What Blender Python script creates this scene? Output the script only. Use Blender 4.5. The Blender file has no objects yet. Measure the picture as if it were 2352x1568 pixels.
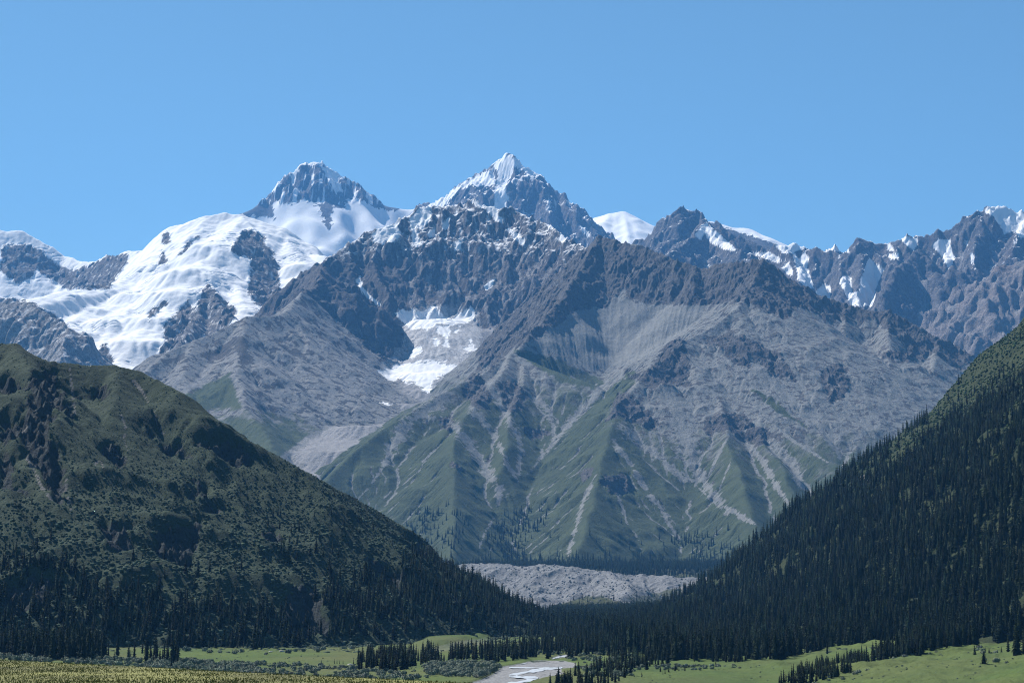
import bpy, math
import numpy as np
from mathutils import Vector
C = bpy.context.scene
COL = C.collection

# ------------------------------------------------------------------ camera, sky, sun
F = 4573.0                      # focal length in units of a 2352 px wide picture
TH = math.radians(7.672)        # camera looks up this much
cam = bpy.data.cameras.new('camera'); camo = bpy.data.objects.new('camera', cam); COL.objects.link(camo)
cam.sensor_width = 36; cam.lens = 70; cam.clip_start = 1; cam.clip_end = 90000
camo.rotation_euler = (math.radians(90) + TH, 0, 0)
C.camera = camo
SAZ, SEL = -47, 50
w = bpy.data.worlds.new("World"); C.world = w; w.use_nodes = True
nt = w.node_tree; bg = nt.nodes['Background']
sk = nt.nodes.new('ShaderNodeTexSky'); sk.sky_type = 'NISHITA'; sk.sun_disc = False
sk.sun_elevation = math.radians(SEL); sk.sun_rotation = math.radians(SAZ)
sk.altitude = 2800; sk.air_density = 1.25; sk.dust_density = 0.3; sk.ozone_density = 4.0
tint = nt.nodes.new('ShaderNodeMix'); tint.data_type = 'RGBA'; tint.blend_type = 'MULTIPLY'
tint.inputs[0].default_value = 1; tint.inputs[7].default_value = (.88, 1.05, .95, 1)
nt.links.new(sk.outputs[0], tint.inputs[6]); nt.links.new(tint.outputs[2], bg.inputs[0])
bg.inputs[1].default_value = 0.060
L = bpy.data.lights.new('sun', 'SUN'); L.energy = 5.0; L.angle = math.radians(.53); L.color = (1, .95, .88)
lo = bpy.data.objects.new('sun', L); COL.objects.link(lo)
_a, _e = math.radians(SAZ), math.radians(SEL)
SUN = np.array([math.sin(_a) * math.cos(_e), math.cos(_a) * math.cos(_e), math.sin(_e)])
lo.rotation_euler = Vector(SUN).to_track_quat('Z', 'Y').to_euler()
C.view_settings.view_transform = 'Standard'; C.view_settings.look = 'None'
C.view_settings.exposure = 0.90; C.view_settings.gamma = 1
C.cycles.max_bounces = 4; C.cycles.diffuse_bounces = 2; C.cycles.glossy_bounces = 1; C.cycles.volume_bounces = 1
C.cycles.use_denoising = True; C.cycles.filter_width = 1.1; C.cycles.use_adaptive_sampling = False
C.cycles.denoising_prefilter = 'NONE'

# ------------------------------------------------------------------ helpers: sight lines and numbers
CT, ST = math.cos(TH), math.sin(TH)
def P(u, v, Y):
    """the point at depth Y that is seen at (u, v) of a 2352 x 1568 picture"""
    s = (u - 1176) / F; t = (784 - v) / F; k = Y / (CT - t * ST)
    return (s * k, Y, k * (ST + t * CT))
def proj(X, Y, Z):
    d = Y * CT + Z * ST; up = -Y * ST + Z * CT
    return 1176 + F * X / d, 784 - F * up / d
def ss(x, a, b):
    t = np.clip((x - a) / (b - a), 0, 1); return t * t * (3 - 2 * t)
def crop(ox, oy, k, pts): return [(ox + k * x, oy + k * y) for x, y in pts]
K0 = 0.33985
def A1(*p): return crop(0, 321.6, K0, p)
def A2(*p): return crop(780.9, 321.6, K0, p)
def A3(*p): return crop(1561.9, 321.6, K0, p)
def A4(*p): return crop(0, 762.6, K0, p)
def A5(*p): return crop(780.9, 762.6, K0, p)
def A6(*p): return crop(1561.9, 762.6, K0, p)

# ------------------------------------------------------------------ noise
_r = np.random.RandomState(7)
_perm = np.concatenate([_r.permutation(256)] * 2).astype(np.int32)
_ang = _r.rand(256) * 2 * np.pi
_gx, _gy = np.cos(_ang).astype(np.float32), np.sin(_ang).astype(np.float32)
def perlin(x, y, seed=0):
    x = np.asarray(x, np.float32) + seed * 17.37; y = np.asarray(y, np.float32) - seed * 9.71
    xi = np.floor(x).astype(np.int32); yi = np.floor(y).astype(np.int32)
    fx = x - xi; fy = y - yi
    ux = fx * fx * fx * (fx * (fx * 6 - 15) + 10); uy = fy * fy * fy * (fy * (fy * 6 - 15) + 10)
    X0 = xi & 255; X1 = (xi + 1) & 255; Y0 = yi & 255; Y1 = (yi + 1) & 255
    def g(a, b, dx, dy):
        h = _perm[_perm[a] + b]; return _gx[h] * dx + _gy[h] * dy
    n00 = g(X0, Y0, fx, fy); n10 = g(X1, Y0, fx - 1, fy); n01 = g(X0, Y1, fx, fy - 1); n11 = g(X1, Y1, fx - 1, fy - 1)
    a = n00 + ux * (n10 - n00); b = n01 + ux * (n11 - n01)
    return (a + uy * (b - a)) * 1.5
def fbm(x, y, oct=5, gain=.5, seed=0):
    o = 0; a = 1; f = 1
    for i in range(oct):
        o = o + a * perlin(x * f, y * f, seed + i); a *= gain; f *= 2.03
    return o
def ridged(x, y, oct=5, gain=.55, seed=0):
    """sharp crests, 0..about 1.6"""
    o = 0; a = 1; f = 1; wgt = 1
    for i in range(oct):
        n = 1 - np.abs(perlin(x * f, y * f, seed + i)) * 1.6; n = np.clip(n, 0, 1) ** 2
        o = o + a * n * wgt; wgt = np.clip(n * 1.6, 0, 1); a *= gain; f *= 2.07
    return o
def blur(a, n=1):
    for _ in range(n):
        p = np.pad(a, 1, mode='edge')
        a = (p[:-2, 1:-1] + p[2:, 1:-1] + 2 * p[1:-1, 1:-1]) * .25
        p = np.pad(a, 1, mode='edge')
        a = (p[1:-1, :-2] + p[1:-1, 2:] + 2 * p[1:-1, 1:-1]) * .25
    return a
def upsample(a, f, ny, nx):
    yi = np.minimum(np.arange(ny) / f, a.shape[0] - 1.001); xi = np.minimum(np.arange(nx) / f, a.shape[1] - 1.001)
    y0 = yi.astype(int); x0 = xi.astype(int); fy = (yi - y0)[:, None].astype(np.float32); fx = (xi - x0)[None].astype(np.float32)
    return (a[y0][:, x0] * (1 - fy) * (1 - fx) + a[y0 + 1][:, x0] * fy * (1 - fx) + a[y0][:, x0 + 1] * (1 - fy) * fx + a[y0 + 1][:, x0 + 1] * fy * fx)

# ------------------------------------------------------------------ terrain from ridge lines
def ridge_field(X, Y, ridges):
    """height of the steepest-flank envelope of all crest lines; also which crest wins, along- and cross-distance"""
    best = np.full(X.shape, -1e9, np.float32); second = best.copy()
    gid = np.zeros(X.shape, np.int16); sa = np.zeros(X.shape, np.float32); dd = sa.copy(); rid = gid.copy()
    for ri, (grp, S, pts, flat) in enumerate(ridges):
        q = [P(*p) for p in pts]; acc = ri * 777.0
        hb = np.full(X.shape, -1e9, np.float32); sb = np.zeros(X.shape, np.float32); db = sb.copy()
        for a, b in zip(q[:-1], q[1:]):
            vx, vy = b[0] - a[0], b[1] - a[1]; l2 = vx * vx + vy * vy + 1e-6; ln = math.sqrt(l2)
            t = np.clip(((X - a[0]) * vx + (Y - a[1]) * vy) / l2, 0, 1)
            d = np.sqrt((X - a[0] - t * vx) ** 2 + (Y - a[1] - t * vy) ** 2)
            if isinstance(flat, tuple): drop = S * np.minimum(d, flat[0]) + flat[1] * np.maximum(d - flat[0], 0)
            else: drop = S * (np.maximum(d - flat, 0) + .05 * np.minimum(d, flat)) * (.92 + .14 * np.exp(-d / 200))
            h = a[2] + (b[2] - a[2]) * t - drop
            m = h > hb; hb = np.where(m, h, hb); sb = np.where(m, acc + t * ln, sb); db = np.where(m, d, db); acc += ln
        m = hb > best
        second = np.where(m, best, np.maximum(second, hb))
        best = np.where(m, hb, best); gid = np.where(m, grp, gid); sa = np.where(m, sb, sa); dd = np.where(m, db, dd); rid = np.where(m, ri, rid)
    return best, second, gid, sa, dd
def erode(H, cell, n, steps, seed, rate=.3, batches=3):
    """many rain drops at once run down the slope, cut gullies and drop their load"""
    rs = np.random.RandomState(seed); ny, nx = H.shape; H = (H / cell).astype(np.float32).copy()
    flow = np.zeros(H.size); dep = np.zeros(H.size)
    for bch in range(batches):
        px = rs.rand(n) * (nx - 3) + 1; py = rs.rand(n) * (ny - 3) + 1; alive = np.ones(n)
        dx = np.zeros(n); dy = np.zeros(n); sed = np.zeros(n); spd = np.ones(n); wat = np.ones(n)
        for s in range(steps):
            ix = px.astype(np.int32); iy = py.astype(np.int32); fx = px - ix; fy = py - iy
            k = iy * nx + ix; Hf = H.ravel()
            h00 = Hf[k]; h10 = Hf[k + 1]; h01 = Hf[k + nx]; h11 = Hf[k + nx + 1]
            gx = (h10 - h00) * (1 - fy) + (h11 - h01) * fy; gy = (h01 - h00) * (1 - fx) + (h11 - h10) * fx
            h = h00 * (1 - fx) * (1 - fy) + h10 * fx * (1 - fy) + h01 * (1 - fx) * fy + h11 * fx * fy
            dx = dx * .25 - gx * .75; dy = dy * .25 - gy * .75
            l = np.sqrt(dx * dx + dy * dy) + 1e-9; dx /= l; dy /= l
            qx = np.clip(px + dx, 1, nx - 2.01); qy = np.clip(py + dy, 1, ny - 2.01)
            jx = qx.astype(np.int32); jy = qy.astype(np.int32); gx2 = qx - jx; gy2 = qy - jy; kk = jy * nx + jx
            h2 = Hf[kk] * (1 - gx2) * (1 - gy2) + Hf[kk + 1] * gx2 * (1 - gy2) + Hf[kk + nx] * (1 - gx2) * gy2 + Hf[kk + nx + 1] * gx2 * gy2
            dh = h2 - h
            cap = np.maximum(-dh, .01) * spd * wat * 2.0
            up = dh > 0
            give = np.where(up, np.minimum(dh, sed), np.where(sed > cap, (sed - cap) * .12, 0))
            take = np.where(up | (sed > cap), 0, np.minimum((cap - sed) * rate * .25, -dh * .5))
            alive = alive * ((px > 12) & (px < nx - 13) & (py > 12) & (py < ny - 13)); give = give * alive; take = take * alive
            net = give - take; sed = sed - net
            for kx, wt in ((k, (1 - fx) * (1 - fy)), (k + 1, fx * (1 - fy)), (k + nx, (1 - fx) * fy), (k + nx + 1, fx * fy)):
                H += np.bincount(kx, net * wt, H.size).reshape(ny, nx).astype(np.float32) * .8
            flow += np.bincount(k, wat * alive, H.size); dep += np.bincount(k, give, H.size)
            spd = np.sqrt(np.maximum(spd * spd - dh * .6, .05)); spd = np.minimum(spd, 3); wat *= .985
            px, py = qx, qy
        H = H * .6 + blur(H) * .4
    return H * cell, np.log1p(blur(flow.reshape(ny, nx))), blur(dep.reshape(ny, nx), 2)
class Block:
    def __init__(s, x0, x1, y0, y1, step, ridges, floor, seed, flute=(60, 30), amp=(25, 220), er=(60000, 60), rate=.3, calm={}, edge=.25):
        s.step = step; nx = int((x1 - x0) / step) // 2 * 2; ny = int((y1 - y0) / step) // 2 * 2
        s.x0, s.y0, s.nx, s.ny = x0, y0, nx, ny
        xs = x0 + np.arange(nx) * step; ys = y0 + np.arange(ny) * step
        s.X, s.Y = [a.astype(np.float32) for a in np.meshgrid(xs, ys)]
        X, Y = s.X, s.Y
        cx, cy = X[::3, ::3], Y[::3, ::3]
        wx = cx + fbm(cx / 300, cy / 300, 3, seed=seed) * 14; wy = cy + fbm(cx / 300, cy / 300, 3, seed=seed + 5) * 14
        b, b2, g, sa, dd = ridge_field(wx, wy, ridges)
        fl = floor(cx, cy); b2 = np.maximum(b2, fl); isfl = b < fl
        hh = np.maximum(b, fl); hh = np.where(isfl, fl, hh)
        lam, A = flute
        cm = np.ones_like(hh)
        for gk, gv in calm.items(): cm = np.where(g == gk, gv, cm)
        cm = blur(cm, 3)
        if A:
            sh = fbm(sa / 500, dd / 500, 2, seed=seed + 3) * .9
            f1 = ridged(sa / lam + sh, dd / (lam * 7) + 3, 3, seed=seed + 9) - .55
            mar = ss(b - b2, 0, 60); hh = hh + A * cm * f1 * mar * ss(dd, 10, 160) * (~isfl)
        s.gid = g; s.floorm = upsample(isfl.astype(np.float32), 3, ny, nx)
        H = upsample(hh.astype(np.float32), 3, ny, nx)
        s.dist = upsample(dd, 3, ny, nx)
        near = ss(s.dist, 0, amp[1] * .35)
        up = 1 - s.floorm
        H = H + amp[0] * (ridged(X / amp[1], Y / amp[1], 6, seed=seed + 20) - .75) * (edge + (1 - edge) * near) * up * upsample(cm.astype(np.float32), 3, ny, nx)
        s.H, s.flow, s.dep = H, None, None
        if er[0]:
            s.H, s.flow, s.dep = erode(H, step, er[0], er[1], seed, rate)
        s.G = np.stack([np.repeat(np.repeat(g, 3, 0), 3, 1)[:ny, :nx]], 0)[0]
        if s.G.shape != (ny, nx):
            s.G = np.pad(s.G, ((0, ny - s.G.shape[0]), (0, nx - s.G.shape[1])), mode='edge')
        s.update()
        s.snow = np.zeros_like(s.H); s.grass = s.snow.copy(); s.scree = s.snow.copy(); s.dark = s.snow.copy()
    def update(s):
        gy, gx = np.gradient(s.H, s.step); s.gx, s.gy = gx, gy; s.slope = np.sqrt(gx * gx + gy * gy)
        s.u, s.v = proj(s.X, s.Y, s.H)
        s.n1 = fbm(s.X / 45, s.Y / 45, 4, seed=31); s.n2 = fbm(s.X / 12, s.Y / 12, 3, seed=37)
        s.nz = 1 / np.sqrt(1 + s.slope ** 2)
    def soften(s, mask, n):
        m = blur(mask.astype(np.float32), 3); s.H = s.H * (1 - m) + blur(s.H, n) * m; s.update()
    def roughen(s, amt, lam, mask, seed=50):
        """broken rock: ledges and blocks, only where the mask says bare rock"""
        X, Y = s.X, s.Y
        wx = X + lam * .5 * fbm(X / lam / 1.5, Y / lam / 1.5, 2, seed=seed + 7); wy = Y + lam * .5 * fbm(X / lam / 1.5 + 9, Y / lam / 1.5, 2, seed=seed + 8)
        n = ridged(wx / (lam * 1.7), wy / (lam * 2.6), 6, .52, seed) - .8
        n = n + .35 * (fbm((wx + wy) / (lam * .5), (wx - wy) / (lam * 1.6), 3, seed=seed + 4))
        n = n + .22 * (ridged(wx / (lam * .30), wy / (lam * .42), 3, .6, seed + 11) - .7)
        s.H = s.H + amt * n * mask
        s.update()
    def poly(s, layer, pts, val=1, soft=4, rag=6):
        pts = np.array(pts, float); m = (s.u > pts[:, 0].min() - 12) & (s.u < pts[:, 0].max() + 12) & (s.v > pts[:, 1].min() - 12) & (s.v < pts[:, 1].max() + 12)
        k = np.nonzero(m.ravel())[0]
        if not len(k): return
        u = s.u.ravel()[k]; v = s.v.ravel()[k]; d = np.full(len(k), 1e9); ins = np.zeros(len(k), bool)
        for a, b in zip(pts, np.roll(pts, -1, 0)):
            vx, vy = b - a; t = np.clip(((u - a[0]) * vx + (v - a[1]) * vy) / (vx * vx + vy * vy + 1e-9), 0, 1)
            d = np.minimum(d, np.hypot(u - a[0] - t * vx, v - a[1] - t * vy))
            c = ((a[1] > v) != (b[1] > v)) & (u < (b[0] - a[0]) * (v - a[1]) / (b[1] - a[1] + 1e-12) + a[0]); ins ^= c
        sd = np.where(ins, d, -d) + s.n1.ravel()[k] * rag + s.n2.ravel()[k] * rag * .5
        f = np.clip(.5 + sd / soft, 0, 1); lay = getattr(s, layer).ravel(); lay[k] = lay[k] * (1 - f) + val * f
        setattr(s, layer, lay.reshape(s.H.shape))
    def line(s, layer, pts, wid, val=1, rag=.6):
        pts = np.array(pts, float); W = max(wid) if isinstance(wid, (list, tuple)) else wid
        m = (s.u > pts[:, 0].min() - W * 2) & (s.u < pts[:, 0].max() + W * 2) & (s.v > pts[:, 1].min() - W * 2) & (s.v < pts[:, 1].max() + W * 2)
        k = np.nonzero(m.ravel())[0]
        if not len(k): return
        n = len(pts) - 1; ww = np.interp(np.arange(n + 1), np.linspace(0, n, len(wid)), wid) if isinstance(wid, (list, tuple)) else np.full(n + 1, wid)
        u = s.u.ravel()[k]; v = s.v.ravel()[k]; f = np.zeros(len(k))
        for i in range(n):
            a, b = pts[i], pts[i + 1]; vx, vy = b - a; t = np.clip(((u - a[0]) * vx + (v - a[1]) * vy) / (vx * vx + vy * vy + 1e-9), 0, 1)
            d = np.hypot(u - a[0] - t * vx, v - a[1] - t * vy); wd = ww[i] + (ww[i + 1] - ww[i]) * t
            q = 1 - d / wd + (s.n1.ravel()[k] + s.n2.ravel()[k]) * rag * .6
            f = np.maximum(f, np.clip(q * 1.6, 0, 1))
        lay = getattr(s, layer).ravel(); lay[k] = lay[k] * (1 - f) + val * f
        setattr(s, layer, lay.reshape(s.H.shape))
    def build(s, names, mats, labels=None):
        """one mesh per mountain: every quad goes to the mountain whose crest it hangs from"""
        ny, nx = s.H.shape
        co = np.stack([s.X, s.Y, s.H], -1).reshape(-1, 3).astype(np.float32)
        col = np.stack([s.snow, s.grass, s.scree, s.dark], -1).reshape(-1, 4).astype(np.float32)
        i = np.arange(nx * ny).reshape(ny, nx)
        quads = np.stack([i[:-1, :-1], i[:-1, 1:], i[1:, 1:], i[1:, :-1]], -1).reshape(-1, 4)
        qg = s.G[:-1, :-1].ravel(); out = []
        nrm = np.stack([-s.gx * s.nz, -s.gy * s.nz, s.nz], -1).reshape(-1, 3)
        for g, name in enumerate(names):
            q = quads[qg == g]
            if not len(q): continue
            used = np.zeros(len(co), bool); used[q.ravel()] = True; idx = np.cumsum(used) - 1
            o = mesh_np(name, co[used], idx[q], mats[g], col[used], smooth=True, normals=nrm[used])
            o['kind'] = 'structure'
            if labels: o['label'] = labels[g]
            out.append(o)
        return out
    def sample(s, x, y):
        fx = np.clip((x - s.x0) / s.step, 0, s.nx - 1.001); fy = np.clip((y - s.y0) / s.step, 0, s.ny - 1.001)
        a = fx.astype(int); b = fy.astype(int); p = fx - a; q = fy - b; H = s.H
        return H[b, a] * (1 - p) * (1 - q) + H[b, a + 1] * p * (1 - q) + H[b + 1, a] * (1 - p) * q + H[b + 1, a + 1] * p * q
    def at(s, arr, x, y):
        a = np.clip(((x - s.x0) / s.step).astype(int), 0, s.nx - 1); b = np.clip(((y - s.y0) / s.step).astype(int), 0, s.ny - 1); return arr[b, a]
def mesh_np(name, co, faces, mat, col=None, smooth=False, normals=None, parent=None, link=True):
    me = bpy.data.meshes.new(name); n = len(co); f = len(faces); k = faces.shape[1]
    me.vertices.add(n); me.vertices.foreach_set('co', np.ascontiguousarray(co, np.float32).ravel())
    me.loops.add(f * k); me.loops.foreach_set('vertex_index', np.ascontiguousarray(faces, np.int32).ravel())
    me.polygons.add(f); me.polygons.foreach_set('loop_start', np.arange(0, f * k, k, dtype=np.int32))
    try: me.polygons.foreach_set('loop_total', np.full(f, k, np.int32))
    except Exception: pass
    me.update(calc_edges=True)
    if smooth: me.polygons.foreach_set('use_smooth', np.ones(f, bool))
    if col is not None:
        at = me.color_attributes.new('mask', 'FLOAT_COLOR', 'POINT'); at.data.foreach_set('color', np.ascontiguousarray(col, np.float32).ravel())
    if normals is not None:
        me.normals_split_custom_set_from_vertices(normals.astype(np.float32))
    me.materials.append(mat)
    if not link: return me
    o = bpy.data.objects.new(name, me); COL.objects.link(o)
    if parent: o.parent = parent
    return o

# ------------------------------------------------------------------ materials
def terrain_mat(name, sc, rock=((.085, .08, .085), (.19, .17, .165)), rust=(.20, .135, .105), grass=((.050, .072, .028), (.085, .105, .040)),
                scree=((.20, .195, .20), (.31, .295, .285)), bump=1.0, snowc=(.92, .93, .95), icec=(.50, .56, .62), rustw=.5):
    dk = lambda c: tuple(q * .75 for q in c)
    rock, grass, scree, rust, snowc, icec = (dk(rock[0]), dk(rock[1])), (dk(grass[0]), dk(grass[1])), (dk(scree[0]), dk(scree[1])), dk(rust), dk(snowc), dk(icec)
    m = bpy.data.materials.new(name); m.use_nodes = True; n = m.node_tree; N = n.nodes; b = N['Principled BSDF']; lk = n.links.new
    b.inputs['Roughness'].default_value = .95; b.inputs['Specular IOR Level'].default_value = .15
    tc = N.new('ShaderNodeTexCoord'); at = N.new('ShaderNodeAttribute'); at.attribute_name = 'mask'
    sep = N.new('ShaderNodeSeparateColor'); lk(at.outputs['Color'], sep.inputs[0])
    def noise(scale, det=6, rough=.6, stretch=None):
        t = N.new('ShaderNodeTexNoise'); t.inputs['Scale'].default_value = 1 / (scale * sc); t.inputs['Detail'].default_value = det; t.inputs['Roughness'].default_value = rough
        if stretch:
            mp = N.new('ShaderNodeMapping'); mp.inputs['Scale'].default_value = stretch; lk(tc.outputs['Object'], mp.inputs[0]); lk(mp.outputs[0], t.inputs[0])
        else: lk(tc.outputs['Object'], t.inputs[0])
        return t.outputs[0]
    def ramp(x, a, bb):
        r = N.new('ShaderNodeMapRange'); r.inputs[1].default_value = a; r.inputs[2].default_value = bb; r.clamp = True; lk(x, r.inputs[0]); return r.outputs[0]
    def mix(f, a, bb):
        x = N.new('ShaderNodeMix'); x.data_type = 'RGBA'
        if hasattr(f, 'is_linked'): lk(f, x.inputs[0])
        else: x.inputs[0].default_value = f
        for s_, i_ in ((a, 6), (bb, 7)):
            if isinstance(s_, tuple): x.inputs[i_].default_value = (*s_, 1)
            else: lk(s_, x.inputs[i_])
        return x.outputs[2]
    def addn(a, bb, k):
        x = N.new('ShaderNodeMath'); x.operation = 'MULTIPLY_ADD'; lk(bb, x.inputs[0]); x.inputs[1].default_value = k; lk(a, x.inputs[2]); return x.outputs[0]
    nb, nm, nf = noise(90, 5), noise(16, 6, .7), noise(4, 4, .7)
    strata = noise(22, 4, .65, (1, 1, 6))
    rk = mix(ramp(addn(nm, strata, .8), .65, 1.15), rock[0], rock[1]); x = mix(ramp(nb, .52, .72), (0, 0, 0), (rustw,) * 3)
    rk = mix(x, rk, rust)
    gr = mix(ramp(addn(nb, nm, .6), .6, 1.0), grass[0], grass[1]); scm = mix(ramp(addn(nm, nf, .7), .6, 1.1), scree[0], scree[1])
    x = mix(ramp(addn(sep.outputs[2], addn(nm, nf, .9), .85), 1.0, 1.28), rk, scm)
    x = mix(ramp(addn(sep.outputs[1], addn(nm, nf, .8), .5), .80, 1.12), x, gr)
    ice = mix(at.outputs['Alpha'], snowc, icec)
    x = mix(ramp(addn(sep.outputs[0], addn(nm, nf, .7), .30), .60, .90), x, ice)
    lk(x, b.inputs['Base Color'])
    bm = N.new('ShaderNodeBump'); bm.inputs['Strength'].default_value = bump; bm.inputs['Distance'].default_value = 2.6 * sc
    hs = addn(nf, nm, 2.2)
    inv = N.new('ShaderNodeMath'); inv.operation = 'MULTIPLY_ADD'; lk(ramp(sep.outputs[0], .4, .8), inv.inputs[0]); inv.inputs[1].default_value = -.8; inv.inputs[2].default_value = 1
    ml = N.new('ShaderNodeMath'); ml.operation = 'MULTIPLY'; lk(hs, ml.inputs[0]); lk(inv.outputs[0], ml.inputs[1])
    lk(ml.outputs[0], bm.inputs['Height']); lk(bm.outputs[0], b.inputs['Normal'])
    return m
def simple_mat(name, c, rough=.9, spec=.2, attr=False, noise=None):
    c = tuple(q * .75 for q in c)
    m = bpy.data.materials.new(name); m.use_nodes = True; n = m.node_tree; N = n.nodes; b = N['Principled BSDF']; lk = n.links.new
    b.inputs['Base Color'].default_value = (*c, 1); b.inputs['Roughness'].default_value = rough; b.inputs['Specular IOR Level'].default_value = spec
    src = None
    if attr or noise:
        x = N.new('ShaderNodeMix'); x.data_type = 'RGBA'; x.blend_type = 'MULTIPLY'; x.inputs[0].default_value = 1; x.inputs[6].default_value = (*c, 1)
        if attr:
            at = N.new('ShaderNodeAttribute'); at.attribute_name = 'mask'; lk(at.outputs['Color'], x.inputs[7]); src = x.outputs[2]
        else:
            tc = N.new('ShaderNodeTexCoord'); t = N.new('ShaderNodeTexNoise'); t.inputs['Scale'].default_value = noise; lk(tc.outputs['Object'], t.inputs[0])
            r = N.new('ShaderNodeValToRGB'); r.color_ramp.elements[0].position = .3; r.color_ramp.elements[0].color = (.55, .55, .55, 1); r.color_ramp.elements[1].position = .7; r.color_ramp.elements[1].color = (1.5, 1.5, 1.4, 1)
            lk(t.outputs[0], r.inputs[0]); lk(r.outputs[0], x.inputs[7]); src = x.outputs[2]
        lk(src, b.inputs['Base Color'])
    return m
ONLY = ''
def want(k): return not ONLY or k in ONLY
# ------------------------------------------------------------------ far range: two snow peaks, dome, right range
def run(pts): return pts
FAR = [
 (0, 1.2, [(470,520,12900),(530,490,13000),(580,465,13100),(600,453,13150),(622,460,13200),(640,430,13300),(655,404,13300),(672,403,13350),(688,385,13400),(702,365,13400),(715,368,13400),(728,362,13400),(745,372,13400),(762,384,13400),(775,393,13400),(800,412,13400),(825,422,13350),(860,450,13300),(885,462,13300),(930,470,13300),(960,473,13300)], 0),
 (0, 1.0, [(730,370,13400),(745,440,13150),(762,520,12850),(745,560,12600)], 0),
 (0, 1.0, [(655,405,13300),(675,470,13100),(700,560,12700)], 0),
 (0, 1.0, [(825,422,13350),(845,480,13100),(860,540,12800)], 0),
 (0, 1.0, [(600,455,13150),(620,500,13000),(650,560,12700)], 0),
 (1, 1.15, [(960,473,13300),(1000,462,13000),(1030,447,12900),(1045,432,12850),(1075,412,12800),(1110,395,12750),(1135,378,12700),(1150,360,12650),(1162,352,12600),(1185,362,12550),(1205,376,12500),(1225,385,12500),(1240,402,12450),(1270,430,12400),(1300,450,12300),(1325,468,12200),(1345,495,12100),(1365,518,12000),(1385,545,11900),(1420,600,11700)], 0),
 (1, 1.05, [(1150,362,12650),(1130,420,12400),(1110,500,12100)], 0),
 (1, 1.05, [(1185,362,12550),(1190,430,12300),(1180,510,12000)], 0),
 (1, 1.05, [(1240,402,12450),(1255,460,12150),(1270,530,11850)], 0),
 (2, .65, [(1300,560,16600),(1330,522,16600),(1360,500,16600),(1400,487,16500),(1430,483,16500),(1450,490,16500),(1475,505,16400),(1510,532,16300),(1560,578,16200)], 0),
 (2, .8, [(1430,484,16500),(1445,530,16000),(1440,570,15600)], 0),
 (2, .65, [(1580,530,14600),(1630,504,14500),(1665,514,14500),(1690,521,14500),(1720,521,14500),(1750,536,14400),(1790,553,14300),(1840,575,14200)], 0),
 (3, 1.1, [(1440,600,12300),(1470,575,12400),(1500,545,12450),(1530,512,12500),(1548,490,12500),(1565,476,12500),(1600,484,12500),(1622,495,12450),(1645,520,12400),(1700,542,12300),(1760,566,12200),(1800,575,12100)], 0),
 (3, .95, [(1622,500,12450),(1618,513,12100),(1665,548,11800),(1705,580,11500),(1750,600,11300)], 0),
 (3, .95, [(1618,513,12100),(1580,555,11750),(1540,580,11500),(1500,590,11300)], 0),
 (3, 1.1, [(1740,572,11900),(1800,560,11800),(1840,556,11800),(1880,570,11700),(1900,563,11700),(1940,575,11650),(1952,560,11600),(1975,547,11600),(2000,549,11600),(2030,552,11600),(2050,544,11550),(2080,541,11500),(2110,548,11500),(2130,545,11500),(2160,530,11500),(2200,510,11500),(2225,500,11500),(2245,488,11500),(2262,484,11500),(2280,472,11500),(2310,466,11500),(2352,480,11500),(2450,520,11500),(2600,560,11500)], 0),
 (3, 1.1, [(1800,565,11800),(1840,620,11300),(1830,680,10900)], 0),
 (3, 1.1, [(1925,572,11650),(1940,640,11200),(1925,710,10800)], 0),
 (3, 1.1, [(1985,549,11600),(1975,630,11200),(1965,700,10850)], 0),
 (3, 1.1, [(2050,545,11550),(2060,600,11250),(2045,680,10900)], 0),
 (3, 1.1, [(2262,486,11500),(2240,560,11150),(2230,640,10800)], 0),
 (3, 1.1, [(2352,500,11400),(2330,560,11050),(2300,620,10700)], 0),
 (4, 1.25, [(2112,556,10900),(2075,600,10600),(2040,650,10300),(2015,720,10000),(2000,780,9800)], 0),
 (4, 1.25, [(2112,556,10900),(2140,600,10700),(2160,650,10400),(2150,720,10100)], 0),
 (4, 1.25, [(2188,605,10600),(2160,680,10300),(2130,750,10000)], 0),
 (4, 1.25, [(2188,605,10600),(2220,640,10400),(2245,690,10150)], 0),
 (5, .85, [(2560,560,9900),(2400,575,9850),(2352,590,9800),(2320,597,9800),(2260,640,9700),(2230,680,9600),(2180,740,9450),(2130,790,9300),(2080,850,9100)], 0),
 (5, 1.0, [(2320,597,9800),(2300,690,9500),(2250,770,9200)], 0),
 (5, 1.0, [(2400,575,9850),(2390,680,9500),(2350,760,9200)], 0),
]
FAR = [(g, S, [(u, v, Y * (1.2 if g in (0, 1) else 1)) for u, v, Y in p], fl) for g, S, p, fl in FAR]
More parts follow.
